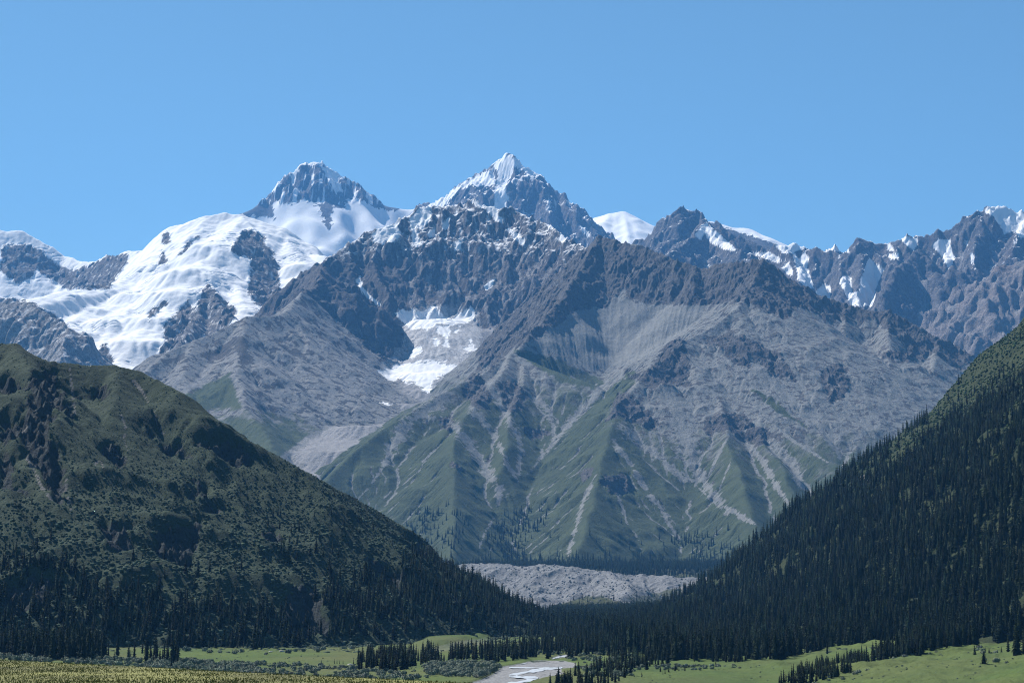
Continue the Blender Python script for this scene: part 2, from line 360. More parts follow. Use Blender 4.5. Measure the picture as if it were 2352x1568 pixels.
if want('F'):
    B = Block(-3000, 3500, 8900, 17900, 9, FAR, lambda x, y: 700 + 0 * x, 3, flute=(150, 55), amp=(60, 520), er=(50000, 45), rate=.3, calm={2: .3}, edge=.14)
    G = B.G
    nn = fbm(B.X / 160, B.Y / 160, 5, seed=61)
    streak = fbm(B.X / 30, B.Y / 230, 4, seed=63)
    rough = np.where(G == 2, .15, 1.0) * np.where(G == 0, ss(B.v, 490, 455), 1)
    B.roughen(30, 110, blur(rough.astype(np.float32), 2), 70)
    B.soften((G == 0) & (B.v > 462), 30); B.soften(G == 2, 5)
    B.snow[:] = np.where(G == 0, 1, np.where(G == 2, 1, np.where(G == 1, .34, np.where(G == 3, .22, 0))))
    B.snow[:] = np.clip(B.snow + np.where((G == 1) | (G == 3), (streak * .3 + .55 * ss(B.slope, 1.1, .5) - .2), 0), 0, 1)
    B.snow[:] = np.where((G == 3) & (B.v > 620), 0, B.snow)
    # bare rock of the left peak
    for q in ([(596,455),(640,425),(652,400),(672,401),(703,368),(730,366),(762,380),(830,424),(890,462),(930,473),(905,485),(870,482),(835,462),(800,458),(785,480),(765,475),(757,530),(746,515),(730,470),(700,458),(665,468),(625,462)],
              [(540,488),(598,452),(622,462),(632,500),(600,498),(560,500)]):
        B.poly('snow', q, .12, 5, 7)
    B.snow[:] = np.where((G == 0) & (B.v < 470), np.clip(B.snow + .62 * ss(streak, -.05, .5), 0, 1), B.snow)
    for q in ([(695,376),(732,364),(790,408),(780,412),(745,382),(720,378)], [(735,380),(765,390),(790,440),(770,440)]): B.poly('snow', q, .9, 4, 5)
    for q in ([(1128,382),(1150,358),(1162,350),(1215,376),(1240,400),(1225,408),(1200,390),(1180,382),(1168,420),(1158,440),(1138,440),(1146,395)],
              [(985,466),(1040,432),(1105,398),(1132,390),(1140,425),(1120,428),(1085,424),(1050,440),(1030,470),(985,480)], [(1138,420),(1162,420),(1168,485),(1132,485)]):
        B.poly('snow', q, 1, 5, 6)
    B.snow[:] = np.where((G == 1) & (B.v < 500) & (B.u > 1170), np.clip(B.snow + .3 * ss(nn, -.1, .6), 0, 1), B.snow)
    for q in (A3((100,640),(180,550),(205,590),(135,680)), A3((205,570),(400,750),(320,745),(220,700),(170,650)), A3((430,760),(600,755),(720,820),(640,830),(560,790)),
              A3((640,712),(800,690),(870,690),(900,712),(830,738),(740,765),(690,765)), A3((915,712),(1120,710),(1145,752),(1060,752),(980,738)),
              A3((755,755),(780,770),(800,800),(840,755),(870,800),(865,860),(890,940),(912,1010),(850,1000),(790,940),(785,850)), A3((910,1020),(980,970),(1018,985),(1015,1095),(960,1090)),
              A3((685,860),(735,825),(765,880),(765,930),(720,900)), A3((1075,960),(1090,920),(1120,910),(1160,930),(1160,1000),(1165,1030),(1220,1010),(1205,920),(1240,900),(1250,850),(1275,800),(1320,830),(1385,865),(1340,960),(1300,1120),(1230,1125),(1160,1130),(1120,1050)),
              A3((1700,720),(1740,670),(1830,675),(1825,730),(1860,785),(1810,880),(1770,790)), A3((1385,770),(1480,765),(1475,800),(1420,803)), A3((1395,685),(1440,720),(1445,750),(1400,750)),
              A3((1450,655),(1510,643),(1605,665),(1600,720),(1580,745),(1530,715),(1490,670)), A3((1960,755),(1990,775),(1985,830),(1965,835)), A3((1915,670),(1945,680),(1945,735),(1925,700)),
              A3((2045,480),(2110,430),(2170,415),(2240,440),(2325,480),(2500,500),(2500,700),(2300,660),(2260,620),(2190,630),(2160,570),(2110,510)),
              A2((1620,575),(1700,640),(1690,660),(1650,630))):
        B.poly('snow', q, 1, 3.5, 2)
    # north faces in the photo are bare where the crest is blown clean
    B.poly('snow', A3((200,560),(640,700),(640,740),(400,755),(215,590)), .1, 4, 4)
    B.scree[:] = np.clip(.35 * B.dep / (B.dep.mean() * 4 + 1e-6), 0, .5) * (G >= 3) + .15
    m0 = terrain_mat('peak_rock_and_snow', 2.0, rock=((.06, .06, .07), (.17, .16, .16)), rustw=.3)
    m5 = terrain_mat('range_rock', 2.0, rock=((.13, .12, .125), (.30, .27, .26)), rustw=.5)
    B.build(['left_snow_peak', 'central_snow_peak', 'snow_dome', 'far_right_range', 'dark_rock_fin', 'grey_rock_spur'], [m0, m0, m0, m0, m0, m5],
            ['sharp rock pyramid with streaked snow left of the highest peak', 'highest summit with a white cap and dark right flank', 'rounded white snow dome beyond the right shoulder', 'dark rock range with snow couloirs under the right skyline',
             'dark pointed rock fins in front of the right range', 'grey rocky spur at the right edge above the forest'])
    del B

# ------------------------------------------------------------------ glacier mountain, rocky massif, grey spur on the left, bowl glacier
MID = [
 (0, 1.0, [(-300,600,11600),(-100,540,11500),(0,525,11400),(50,527,11400),(100,553,11350),(150,583,11300),(190,598,11200),(220,598,11100),(250,583,11000),(290,575,10900),(350,568,10700),(376,560,10500),(382,537,10450),(400,533,10450),(440,513,10500),(470,493,10500),(520,486,10500),(560,491,10500),(600,509,10450),(650,536,10400),(690,562,10300),(720,578,10200),(770,592,10000)], 0),
 (0, .30, [(560,495,10500),(515,548,10050),(455,608,9650),(430,655,9350),(380,710,9000),(320,765,8600),(270,830,8200),(240,880,7900)], (230,.9)),
 (0, .30, [(470,495,10500),(400,590,10000),(340,660,9500),(280,720,9000),(230,790,8500),(205,860,8050)], (230,.9)),
 (0, .28, [(300,640,9900),(220,695,9300),(150,745,8750),(140,820,8200)], (200,.9)),
 (0, .30, [(650,536,10400),(700,600,9950),(700,650,9550),(650,700,9200),(600,735,8900)], (150,.9)),
 (0, .35, [(565,520,10350),(545,570,10100),(540,640,9550),(560,700,9050),(545,745,8750)], (110,.9)),
 (0, .85, [(560,495,10450),(592,540,10200),(603,600,9900),(612,660,9600),(625,712,9280)], 0),
 (0, .30, [(382,560,10300),(300,632,9800),(240,656,9500),(150,668,9200),(60,690,8900),(-80,710,8700),(-250,730,8500)], (90,1.1)),
 (0, .9, [(480,652,9300),(462,710,8900),(430,765,8500),(400,800,8200)], 0),
 (0, .9, [(480,652,9300),(515,700,8900),(545,735,8600)], 0),
 (4, .95, [(-250,700,8500),(-80,690,8300),(0,687,8200),(50,690,8150),(100,712,8050),(155,742,7950),(143,800,7700),(115,860,7500)], 0),
 (1, .78, [(180,1080,6400),(240,980,6700),(300,900,7000),(340,850,7200),(400,797,7400),(450,778,7500),(500,757,7600),(570,724,7700),(640,724,7800),(665,705,7950),(690,670,8150)], 0),
 (1, .68, [(570,724,7700),(556,790,7400),(545,855,7100),(562,920,6800),(600,985,6500),(640,1045,6200)], 0),
 (1, .50, [(450,778,7500),(420,860,7150),(430,930,6800)], 0),
 (1, .60, [(665,708,7950),(705,780,7700),(760,850,7500),(800,900,7300)], 0),
 (2, 1.2, [(690,670,8150),(740,640,8350),(800,664,8300),(870,703,8280)], 0),
 (2, 1.7, [(870,703,8280),(920,740,8280),(941,772,8250)], 0),
 (2, .98, [(740,640,8350),(738,600,8900),(790,560,9050),(840,528,9200),(870,519,9200),(920,500,9300),(960,475,9400),(1000,467,9450),(1060,462,9450),(1090,459,9450),(1140,470,9400),(1180,478,9400),(1220,500,9300),(1260,515,9200),(1300,545,9000),(1340,562,8800),(1400,590,8500)], 0),
 (2, 1.1, [(870,519,9200),(855,600,8950),(890,680,8700)], 0),
 (2, 1.1, [(960,475,9400),(945,560,9150),(960,640,8950),(950,700,8750)], 0),
 (2, 1.1, [(1060,462,9450),(1040,560,9200),(1060,640,9000),(1060,700,8850)], 0),
 (2, 1.1, [(1140,470,9400),(1150,560,9150),(1150,640,8900),(1120,700,8700)], 0),
 (2, 1.35, [(1340,562,8800),(1260,640,8500),(1190,720,8200),(1145,790,7950),(1115,845,7750)], 0),
 (3, .60, [(1090,715,8900),(1060,760,8600),(1040,810,8350)], 90),
 (3, .60, [(960,790,8400),(905,842,8150),(880,862,8030)], 80),
 (3, .60, [(1040,705,8850),(1010,740,8650),(1000,785,8420),(985,835,8200),(978,862,8050),(978,900,7850),(930,932,7500),(850,982,7000),(770,1040,6500),(705,1090,6200),(640,1160,5900)], 150),
]
if want('M'):
    B = Block(-3200, 900, 5800, 11900, 5.5, MID, lambda x, y: 250 + 0 * x, 11, flute=(110, 34), amp=(34, 380), er=(60000, 55), rate=.3, calm={0: .16, 1: .38, 3: .1})
    G = B.G
    B.soften((G == 0), 3)
    rough = np.where(G == 0, .25, np.where(G == 1, .10, np.where(G == 3, .12, .75))).astype(np.float32)
    rp = [A1((0,710),(170,700),(250,720),(330,790),(400,840),(470,875),(560,860),(690,800),(750,752),(880,768),(860,830),(780,940),(740,1000),(640,1015),(520,1005),(470,1015),(350,950),(320,930),(250,880),(200,940),(130,970),(60,930),(0,880)),
          A1((1092,640),(1125,622),(1152,640),(1148,700),(1120,715),(1092,700)), A1((1065,830),(1095,745),(1145,820),(1070,850)), A1((1195,785),(1280,675),(1355,635),(1300,705),(1240,765)),
          A1((1555,735),(1640,610),(1700,600),(1800,670),(1780,690),(1850,760),(1890,870),(1890,1070),(1830,1140),(1760,1130),(1700,1080),(1670,1000),(1690,880),(1700,800),(1610,780)),
          A1((1340,1110),(1350,1030),(1400,970),(1480,1040),(1600,1150),(1590,1190),(1550,1260),(1540,1290),(1480,1320),(1400,1380),(1250,1480),(1050,1560),(980,1550),(1060,1450),(1120,1350),(1110,1240),(1200,1160),(1270,1080),(1310,1140)),
          A1((1000,1220),(1010,1150),(1110,1080),(1135,1110),(1060,1170)), A1((600,1510),(680,1390),(720,1370),(770,1500),(740,1520)),
          A1((-200,1080),(110,1065),(250,1110),(460,1240),(440,1340),(380,1500),(-200,1500))]
    B.dark[:] = 0
    B.snow[:] = np.where(G == 0, 1, 0)
    for q in rp: B.poly('snow', q, 0, 4, 5)
    bare = np.clip(1 - B.snow, 0, 1) * (G == 0)
    B.roughen(20, 75, np.maximum(rough * (G != 0), blur(bare.astype(np.float32), 2) * .9), 90)
    cre = ridged((B.X + .5 * B.Y) / 120, (B.Y - .3 * B.X) / 34, 3, .5, 95)       # crevasses and seracs in the ice
    icef = ((G == 0) & (B.snow > .5)).astype(np.float32)
    gate = ss(fbm(B.X / 260, B.Y / 260, 3, seed=97), .0, .45)
    B.H = B.H - 7 * ss(cre, .9, 1.3) * icef * gate + 7 * fbm(B.X / 90, B.Y / 90, 3, seed=98) * icef; B.update()
    B.snow[:] = np.where(G == 0, 1, 0)
    for q in rp: B.poly('snow', q, .0, 4, 5)
    B.dark[:] = icef * gate * ss(cre, .9, 1.4) * .45
    dust = fbm(B.X / 22, B.Y / 30, 4, seed=99)
    B.snow[:] = np.where(G == 4, .40 + .3 * dust * ss(B.slope, 1.4, .6), B.snow)
    hi = ss(B.v, 660, 560) * (G == 2)
    B.snow[:] = np.where(G == 2, hi * (.38 + .30 * dust + .28 * ss(B.slope, 1.3, .6) - .10), B.snow)
    B.snow[:] = np.where((G == 0) & (B.snow < .5), np.clip(B.snow + .28 + .3 * dust, 0, .8), B.snow)
    for q in (A2((210,655),(270,575),(400,560),(410,640),(370,700),(310,680),(290,715),(240,690)), A2((470,540),(550,450),(610,440),(620,520),(590,570),(560,600),(510,600),(540,700),(520,735),(490,690),(485,620)),
              A2((590,620),(640,600),(640,640),(600,665)), A2((690,590),(740,520),(730,590),(690,600)), A2((870,410),(900,403),(960,430),(1050,435),(1065,500),(1100,560),(1050,550),(1010,500),(980,450),(920,445)),
              A2((1120,600),(1190,620),(1250,670),(1240,710),(1180,670)), A2((775,690),(825,670),(810,740),(780,745)), A2((1400,560),(1450,575),(1430,600)), A2((1480,610),(1530,650),(1520,685),(1490,680)),
              A2((95,950),(140,910),(150,990),(280,1115),(250,1120),(170,1050)), A2((970,975),(1050,935),(1040,980),(980,1020))):
        B.poly('snow', q, .95, 4, 4)
    # dirty ice and rubble in the bowl, the clean ice of the tongue
    ib = [(905,715),(960,705),(1000,700),(1060,700),(1100,715),(1108,770),(1115,830),(1090,860),(1000,905),(960,895),(860,850),(905,800),(930,770)]
    B.poly('scree', ib, 1, 6, 4); B.poly('snow', ib, .43, 8, 8)
    for q in (A2((370,1170),(400,1140),(500,1155),(600,1160),(630,1120),(680,1180),(740,1215),(890,1130),(898,1200),(860,1235),(740,1250),(650,1235),(590,1285),(540,1262),(480,1272),(400,1215)),
              A2((650,1250),(745,1250),(725,1335),(660,1300)), A2((780,1290),(820,1245),(800,1290)), A2((635,1345),(672,1360),(660,1392),(638,1382)), A2((688,1385),(728,1340),(722,1398)), A2((845,1405),(880,1355),(918,1412),(870,1425)),
              A2((485,1465),(500,1415),(548,1405),(548,1440),(510,1452)), A5((260,255),(440,215),(600,193),(760,222),(870,240),(820,310),(750,330),(690,280),(630,330),(620,395),(590,412),(540,370),(500,330),(380,330),(300,310)),
              A5((265,450),(350,490),(330,497),(290,475))):
        B.poly('snow', q, .93, 5, 6)
    # rubble tongue and scree slopes
    B.scree[:] = np.where(G == 3, 1, B.scree)
    B.scree[:] = np.where(G == 1, .95 + .1 * B.n1 - .8 * ss(B.slope, .85, 1.25) - 1.2 * ss(fbm(B.X / 45 - B.Y / 90, B.Y / 28 + B.X / 50, 5, .6, seed=87), .16, .36), B.scree)
    B.scree[:] = np.where((G == 2) & (B.scree < .5), np.clip(B.dep / (B.dep.mean() * 5 + 1e-6), 0, .6) * .6, B.scree)
    B.scree[:] = np.where((G == 2), np.clip(B.scree + .7 * ss(fbm(B.X / 14 + B.Y / 80, B.Y / 80, 4, seed=89), .1, .5), 0, .8), B.scree)
    B.scree[:] = np.where((G == 2) & (B.u < 940) & (B.v < 860) & (B.v > 600), B.scree * .3, B.scree)
    B.grass[:] = np.where(G == 1, (.75 * ss(B.v, 900, 1000) + .25 * B.n1) * (1 - .5 * ss(B.u, 640, 760)), 0)
    B.poly('grass', A4((1200,440),(1420,330),(1560,270),(1640,520),(1560,520),(1400,520),(1300,530)), .75, 14, 6)
    B.poly('grass', A4((1500,560),(1900,640),(2100,700),(1880,850),(1600,700)), .7, 14, 6)
    B.poly('scree', A4((1900,830),(2100,690),(2325,640),(2325,900),(2150,1000)), 1, 8, 4); B.poly('grass', A4((1900,840),(2080,700),(2325,650),(2325,900),(2160,1000)), 0, 5, 4)
    for q in (A4((1330,170),(1450,110),(1620,20),(1700,90),(1600,100),(1500,190)), A4((1560,60),(1650,50),(1720,200),(1640,230)), A4((1840,50),(2000,110),(2100,200),(1950,150)), A4((1080,190),(1250,140),(1250,190),(1100,230)),
              A4((1850,560),(1960,610),(1950,640),(1880,600)), A4((1740,400),(1830,450),(1830,480),(1760,440)), A4((2000,340),(2080,390),(2010,380))):
        B.poly('scree', q, 0, 5, 8)
    mk = terrain_mat('glacier_and_rock', 1.5, rock=((.075, .075, .08), (.20, .19, .19)), rustw=.3, bump=.8)
    mg = terrain_mat('grey_scree', 1.4, rock=((.05, .05, .055), (.12, .115, .115)), scree=((.19, .192, .195), (.32, .315, .305)), rustw=.2)
    mr = terrain_mat('massif_rock', 1.5, rock=((.045, .045, .052), (.16, .15, .15)), rust=(.15, .10, .09), rustw=.3)
    mi = terrain_mat('rubble_tongue', 1.4, scree=((.22, .215, .22), (.36, .35, .35)), bump=.7)
    B.build(['glacier_mountain', 'grey_scree_spur', 'rocky_massif', 'valley_glacier', 'left_rock_shoulder'], [mk, mg, mr, mi, mk],
            ['broad snow mountain with a white glacier spilling left', 'grey scree spur with dark outcrops and a green foot', 'dark reddish rock massif streaked with snow below the highest peak', 'dirty grey glacier tongue with white ice in the bowl', 'frosted blue grey rock shoulder at the left edge'])
    del B
# ------------------------------------------------------------------ the central mountain with its scree bowl and green spurs
CEN = [
 (0, 1.0, [(1380,537,8000),(1450,555,7900),(1500,572,7800),(1560,598,7700),(1620,610,7650),(1690,600,7550),(1750,594,7500),(1800,625,7500),(1840,655,7500),(1880,687,7500),(1960,703,7400),(2040,712,7350),(2100,740,7300),(2160,775,7250),(2230,812,7200),(2352,880,7100),(2500,960,7000),(2700,1060,6900)], 0),
 (0, 1.0, [(1380,537,8000),(1345,600,7800),(1290,680,7500),(1240,745,7250),(1180,808,7000)], 0),
 (0, .68, [(1180,808,7000),(1100,855,6850),(1000,905,6600),(900,975,6350),(830,1022,6150),(740,1105,5900),(660,1180,5700),(560,1260,5450)], 0),
 (0, .72, [(1180,808,7000),(1130,880,6620),(1060,960,6270),(1040,1040,5970),(1045,1150,5570),(1050,1285,5100)], 0),
 (0, .80, [(1205,835,6900),(1190,900,6600),(1165,990,6220),(1150,1080,5900)], 0),
 (0, .80, [(1265,852,6900),(1240,930,6600),(1225,1000,6350)], 0),
 (0, .68, [(1750,594,7500),(1735,650,7300),(1690,705,7100),(1620,755,6950),(1560,790,6800),(1500,845,6600),(1430,905,6400),(1395,1000,6050),(1370,1100,5700),(1345,1200,5350),(1310,1310,4950)], 0),
 (0, .62, [(1180,808,7000),(1240,835,6900),(1310,865,6800),(1375,885,6720)], 0),
 (0, .66, [(1560,790,6800),(1600,840,6650),(1654,900,6500),(1739,950,6350),(1812,996,6150),(1863,1034,6000),(1920,1068,5850),(1990,1115,5700)], 0),
 (0, .74, [(1654,903,6480),(1672,1000,6120),(1689,1068,5850),(1716,1140,5550),(1740,1215,5250)], 0),
 (0, .75, [(1739,950,6350),(1752,1012,6130),(1792,1080,5830),(1832,1150,5530)], 0),
 (0, .66, [(1750,594,7500),(1785,690,7250),(1815,780,7000),(1840,860,6750),(1862,930,6500),(1892,1000,6220)], 0),
 (0, .68, [(2040,712,7350),(2045,800,7050),(2030,880,6750),(2005,950,6500),(1978,1010,6250),(1958,1060,6050)], 0),
 (0, .68, [(2160,775,7250),(2130,870,6900),(2090,960,6500),(2040,1060,6100)], 0),
 (0, .75, [(1940,702,7400),(1935,780,7150),(1945,860,6850),(1950,930,6550)], 0),
 (0, .9, [(1600,607,7650),(1590,650,7500)], 0),
]
def plateau(x, y): return 82 + .022 * (y - 4000)
if want('C'):
    B = Block(-900, 2500, 4700, 8500, 3.6, CEN, plateau, 21, flute=(55, 12), amp=(7, 170), er=(70000, 60), rate=.25)
    B.v0 = B.v.copy()
    # bare rock: the band below the crest, the dark wall left of the bowl, outcrops on the spurs
    rk = [A3((-60,760),(200,840),(350,805),(520,785),(700,860),(800,930),(950,1060),(1100,1090),(1280,1100),(1500,1170),(1650,1280),(1900,1400),(2000,1460),(1900,1500),(1750,1450),(1600,1420),(1450,1310),(1300,1210),(1000,1230),(900,1140),(780,1140),(700,1210),(560,1130),(500,1110),(380,1090),(-60,1130)),
          A2((1040,910),(1300,690),(1480,600),(1700,620),(2050,720),(2325,800),(2380,1110),(2150,1150),(2050,1100),(1900,1000),(1800,1130),(1600,1150),(1450,1250),(1300,1350),(1150,1420),(1000,1568),(940,1560),(930,1200)),
          A5((830,390),(880,300),(960,290),(1030,430),(1000,520),(900,500)), A5((1060,350),(1180,330),(1280,400),(1240,520),(1150,540),(1090,480)), A5((1960,300),(2100,250),(2200,80),(2325,40),(2380,350),(2200,370),(2050,350)),
          A5((1800,600),(1880,410),(1980,430),(2100,560),(2170,640),(2050,650),(1900,560)), A5((690,600),(750,550),(790,650),(740,690)), A5((1250,650),(1350,640),(1420,690),(1300,730)), A5((1740,1000),(1900,950),(2000,1050),(1850,1100)), A5((1610,950),(1700,920),(1680,990),(1630,1000)),
          A6((140,610),(280,550),(440,550),(520,640),(700,720),(600,760),(520,750),(400,740),(350,650),(200,700)), A6((180,50),(350,0),(500,60),(640,150),(760,300),(640,300),(520,200),(440,240),(330,180)), A6((700,180),(640,130),(800,330),(760,330)), A6((980,260),(1040,200),(1130,250),(1150,400),(1020,480),(960,330)),
          A6((1300,150),(1500,120),(1700,60),(1980,150),(1900,260),(1750,150),(1500,200)), A5((730,860),(800,900),(860,950),(760,900))]
    for q in rk: B.poly('dark', q, 1, 5, 8)
    rockm = B.dark.copy(); B.dark[:] = 0
    B.roughen(11, 38, blur(rockm, 1) * .95 + .06, 110)
    bowl = A2((1500,1250),(1600,1150),(1800,1140),(1870,1070),(2000,1100),(2325,1120),(2480,1120),(2400,1230),(2150,1420),(2000,1500),(1700,1560),(1450,1450),(1350,1400),(1250,1380))
    B.poly('dark', bowl, 1, 8, 6); bm0 = B.dark.copy(); B.dark[:] = 0; B.soften(bm0, 8); B.H += 2.5 * bm0 * (ridged((B.X - 330) / 18 / (1 + np.abs(B.Y - 6950) / 900), B.Y / 400, 3, .5, 117) - .7); B.update()
    gentle = fbm(B.X / 60, B.Y / 60, 4, seed=112)
    gl = np.interp(B.u, [700, 1400, 1500, 2300], [-60, -60, 50, 90]); B.grass[:] = ss(B.v - gl, 850, 990) * .60 + .30 * ss(B.v - gl, 960, 1120) + .20 * gentle
    flo = B.flow - blur(B.flow, 8); chan = ss(flo, .45, 1.1) * (B.v < 1270); print('FLO', np.percentile(flo, [50, 80, 90, 95, 99]))
    B.scree[:] = np.clip(.68 - rockm * 1.1 + .3 * gentle, 0, 1)
    stk = ss(fbm(B.X / 9 + B.Y / 60, B.Y / 60, 4, seed=115), .05, .5); B.scree = np.clip(B.scree + rockm * .65 * stk, 0, 1)
    spots = ss(fbm(B.X / 30, B.Y / 20, 5, .6, seed=113), .14, .38) * (1 - bm0); B.scree -= 1.0 * spots
    # scree chutes down the gullies
    ch = [(A5((700,440),(480,600),(350,760),(310,890)), [45, 26]), (A5((310,890),(200,1040),(110,1140)), [10, 3]), (A5((980,240),(1000,340),(1080,470),(1150,600),(1200,700),(1220,800),(1210,960)), [30, 26, 12]),
          (A5((900,520),(1000,640),(1080,770),(1130,900),(1210,1010)), [24, 16, 6]), (A5((730,600),(850,720),(980,900),(1080,1060),(1070,1190)), [26, 34, 16]), (A5((1300,440),(1400,520),(1450,640),(1450,720)), [18, 12]),
          (A5((1800,350),(1600,560),(1450,740),(1300,930),(1130,1100),(1060,1230),(980,1350),(940,1460)), [26, 14, 9, 8]), (A5((1590,730),(1430,870),(1290,960)), [8, 10]), (A5((1730,960),(1650,1120),(1600,1300),(1540,1500)), [9, 16, 18]),
          (A5((1850,740),(1960,880),(2060,1050),(2150,1170),(2290,1400)), [14, 14, 14]), (A5((1900,650),(2100,800),(2325,1000)), [22, 20]), (A6((0,600),(80,850),(150,1000),(300,1180),(510,1300)), [46, 34, 10]), (A5((2200,380),(2300,600),(2360,800)), [50, 50]),
          (A6((440,740),(560,870),(650,1040),(730,1150)), [16, 18, 12]), (A6((620,740),(730,870),(850,1060)), [30, 30, 20]), (A6((490,200),(700,420),(950,640),(1080,840)), [40, 26, 7]), (A6((240,280),(500,480),(720,700),(1000,880)), [14, 9, 5]),
          (A6((800,310),(860,430),(940,570),(1000,650),(1080,850)), [18, 14, 9]), (A6((940,360),(970,520),(1040,740)), [8, 7]), (A6((1150,380),(1100,560),(1070,780)), [18, 8]), (A6((1500,300),(1350,520),(1150,760)), [50, 30, 12]), (A6((20,950),(200,1120),(330,1240)), [6, 5]),
          (A6((820,770),(870,800)), [6, 5]), (A5((1880,1100),(1940,1280)), [10, 6]), (A5((560,870),(640,800)), [7, 6]), (A5((300,1120),(350,1070)), [5, 4]), (A6((190,980),(260,820),(330,700)), [7, 5]), (A6((270,1050),(340,880)), [4, 4])]
    for p, wd in ch:
        wd = [q * K0 * 1.15 for q in wd]; B.line('grass', p, [q * 1.2 for q in wd], .1, 1.3); B.line('scree', p, wd, .95, 1.1)
    bowl = A2((1500,1250),(1600,1150),(1800,1140),(1870,1070),(2000,1100),(2325,1120),(2480,1120),(2400,1230),(2150,1420),(2000,1500),(1700,1560),(1450,1450),(1350,1400),(1250,1380))
    B.poly('grass', bowl, 0, 8, 6); B.poly('scree', bowl, 1, 5, 4)
    for q in (A2((1180,1415),(1260,1420),(1500,1510),(1560,1600),(1700,1660),(1500,1640),(1350,1540),(1180,1440)), A5((1500,200),(1700,290),(1780,340),(1700,370),(1500,260),(1300,160)), A6((480,380),(620,440),(850,640),(800,620),(600,500))):
        B.poly('grass', q, .95, 6, 6)
    B.grass -= .7 * chan; B.scree = np.clip(B.scree + .6 * chan, 0, 1)
    # green crest of the main spur
    B.line('grass', A5((1980,300),(1850,420),(1700,580),(1550,760),(1400,900),(1200,1080),(1080,1230)), [16, 22, 24, 20], .95)
    for q in rk: B.poly('grass', q, .12, 5, 8)
    B.scree[:] = np.clip(B.scree - .5 * rockm * (B.scree < .97), 0, 1)
    B.grass[:] = np.where(B.v > 1200, np.maximum(B.grass, .8 * (B.scree < .9)), B.grass)
    mc = terrain_mat('central_mountain', 1.0, rock=((.042, .042, .048), (.165, .158, .155)), rust=(.12, .095, .085), rustw=.2, grass=((.046, .064, .034), (.078, .102, .050)), scree=((.155, .163, .163), (.30, .302, .29)))
    CB = B
    B.build(['central_mountain'], [mc], ['broad grey mountain with green spurs and a pale scree bowl'])

# ------------------------------------------------------------------ terminal moraine between the two wooded slopes
MOR = [(0, .42, [(900,1285,4300),(1040,1292,4250),(1075,1290,4250),(1120,1294,4230),(1150,1293,4220),(1200,1297,4200),(1240,1294,4180),(1290,1301,4150),(1340,1305,4130),(1370,1311,4120),(1400,1311,4100),(1450,1317,4090),(1500,1318,4080),(1575,1321,4050),(1700,1325,4000)], 0),
       (0, .45, [(1130,1380,3500),(1200,1372,3520),(1300,1372,3540),(1350,1369,3500),(1400,1369,3450),(1450,1380,3400),(1520,1392,3380)], 0),
       (0, .5, [(1400,1312,4100),(1450,1340,3900),(1440,1365,3700)], 0)]
if want('O'):
    def mfl(x, y): return np.where(y > 4200, 35 + (plateau(x, y) - 35) * ss(y, 4250, 4750) + 0 * x, -40 + .01 * y + 6)
    B = Block(-520, 760, 3250, 4900, 2.5, MOR, mfl, 41, flute=(70, 2.5), amp=(5, 90), er=(25000, 40), rate=.25)
    B.H += (1.5 * (ridged(B.X / 22, B.Y / 22, 4, .6, 43) - .7) + 3.5 * fbm(B.X / 110, B.Y / 110, 3, seed=44)) * ss(4450 - B.Y, 0, 200); B.update()
    B.scree[:] = .95 - .25 * (B.n1 > .5)
    B.grass[:] = ss(B.Y, 4350, 4600)
    B.poly('grass', [(1240,1400),(1300,1380),(1345,1366),(1400,1372),(1440,1384),(1470,1400),(1400,1410)], .8, 6, 5)
    B.poly('grass', [(1440,1372),(1500,1360),(1560,1352),(1600,1380),(1480,1400)], .62, 6, 8)
    mm = terrain_mat('moraine_rubble', .55, rock=((.12, .12, .125), (.25, .24, .235)), scree=((.17, .175, .185), (.32, .322, .325)), grass=((.05, .062, .03), (.10, .11, .06)), rustw=.4, bump=1.0)
    MB_ = B
    B.build(['terminal_moraine'], [mm], ['long grey wall of moraine rubble across the valley'])

# ------------------------------------------------------------------ valley floor, river bed, foreground terrace
def plane_z(y): return -40 + .01 * y
def floor_z(x, y):
    z = plane_z(y) + 11 * ss(x, 90, 330) * (1 + .3 * ss(y, 1200, 800)) + 3 * ss(-x, 120, 260)
    far = ss(y, 2600, 3600) * 6
    return z + far
def on_floor(u, v, dz=0.0):
    t = (784 - v) / F; k = (ST + t * CT) / (CT - t * ST); Y = (40 - dz) / (.01 - k); return P(u, v, Y)
_ys = np.geomspace(420, 4500, 4000)
def on_ground(u, v):
    t = (784 - v) / F; k = (ST + t * CT) / (CT - t * ST); X = (u - 1176) / F * _ys / (CT - t * ST); hit = np.nonzero(k * _ys <= floor_z(X, _ys))[0]
    i = hit[0] if len(hit) else len(_ys) - 1; return (float(X[i]), float(_ys[i]), float(floor_z(X[i], _ys[i])))
def RV(*p): return crop(1157.6, 1433.3, .09375, p)
def inside(u, v, pts):
    pts = np.array(pts, float); ins = np.zeros(np.shape(u), bool)
    for a, b in zip(pts, np.roll(pts, -1, 0)):
        ins ^= ((a[1] > v) != (b[1] > v)) & (u < (b[0] - a[0]) * (v - a[1]) / (b[1] - a[1] + 1e-12) + a[0])
    return ins
BED = RV((-60,1010),(430,925),(700,860),(950,850),(1500,865),(1750,925),(1790,1010),(1650,1055),(1430,1050),(1400,1120),(1500,1190),(1130,1240),(900,1300),(520,1420),(250,1520),(-500,1800),(-2200,2400),(-2600,1900),(-1500,1600),(-600,1330),(-250,1180))
BED2 = RV((1150,800),(1330,735),(1600,715),(1950,700),(1960,745),(1600,775),(1400,810),(1180,850))
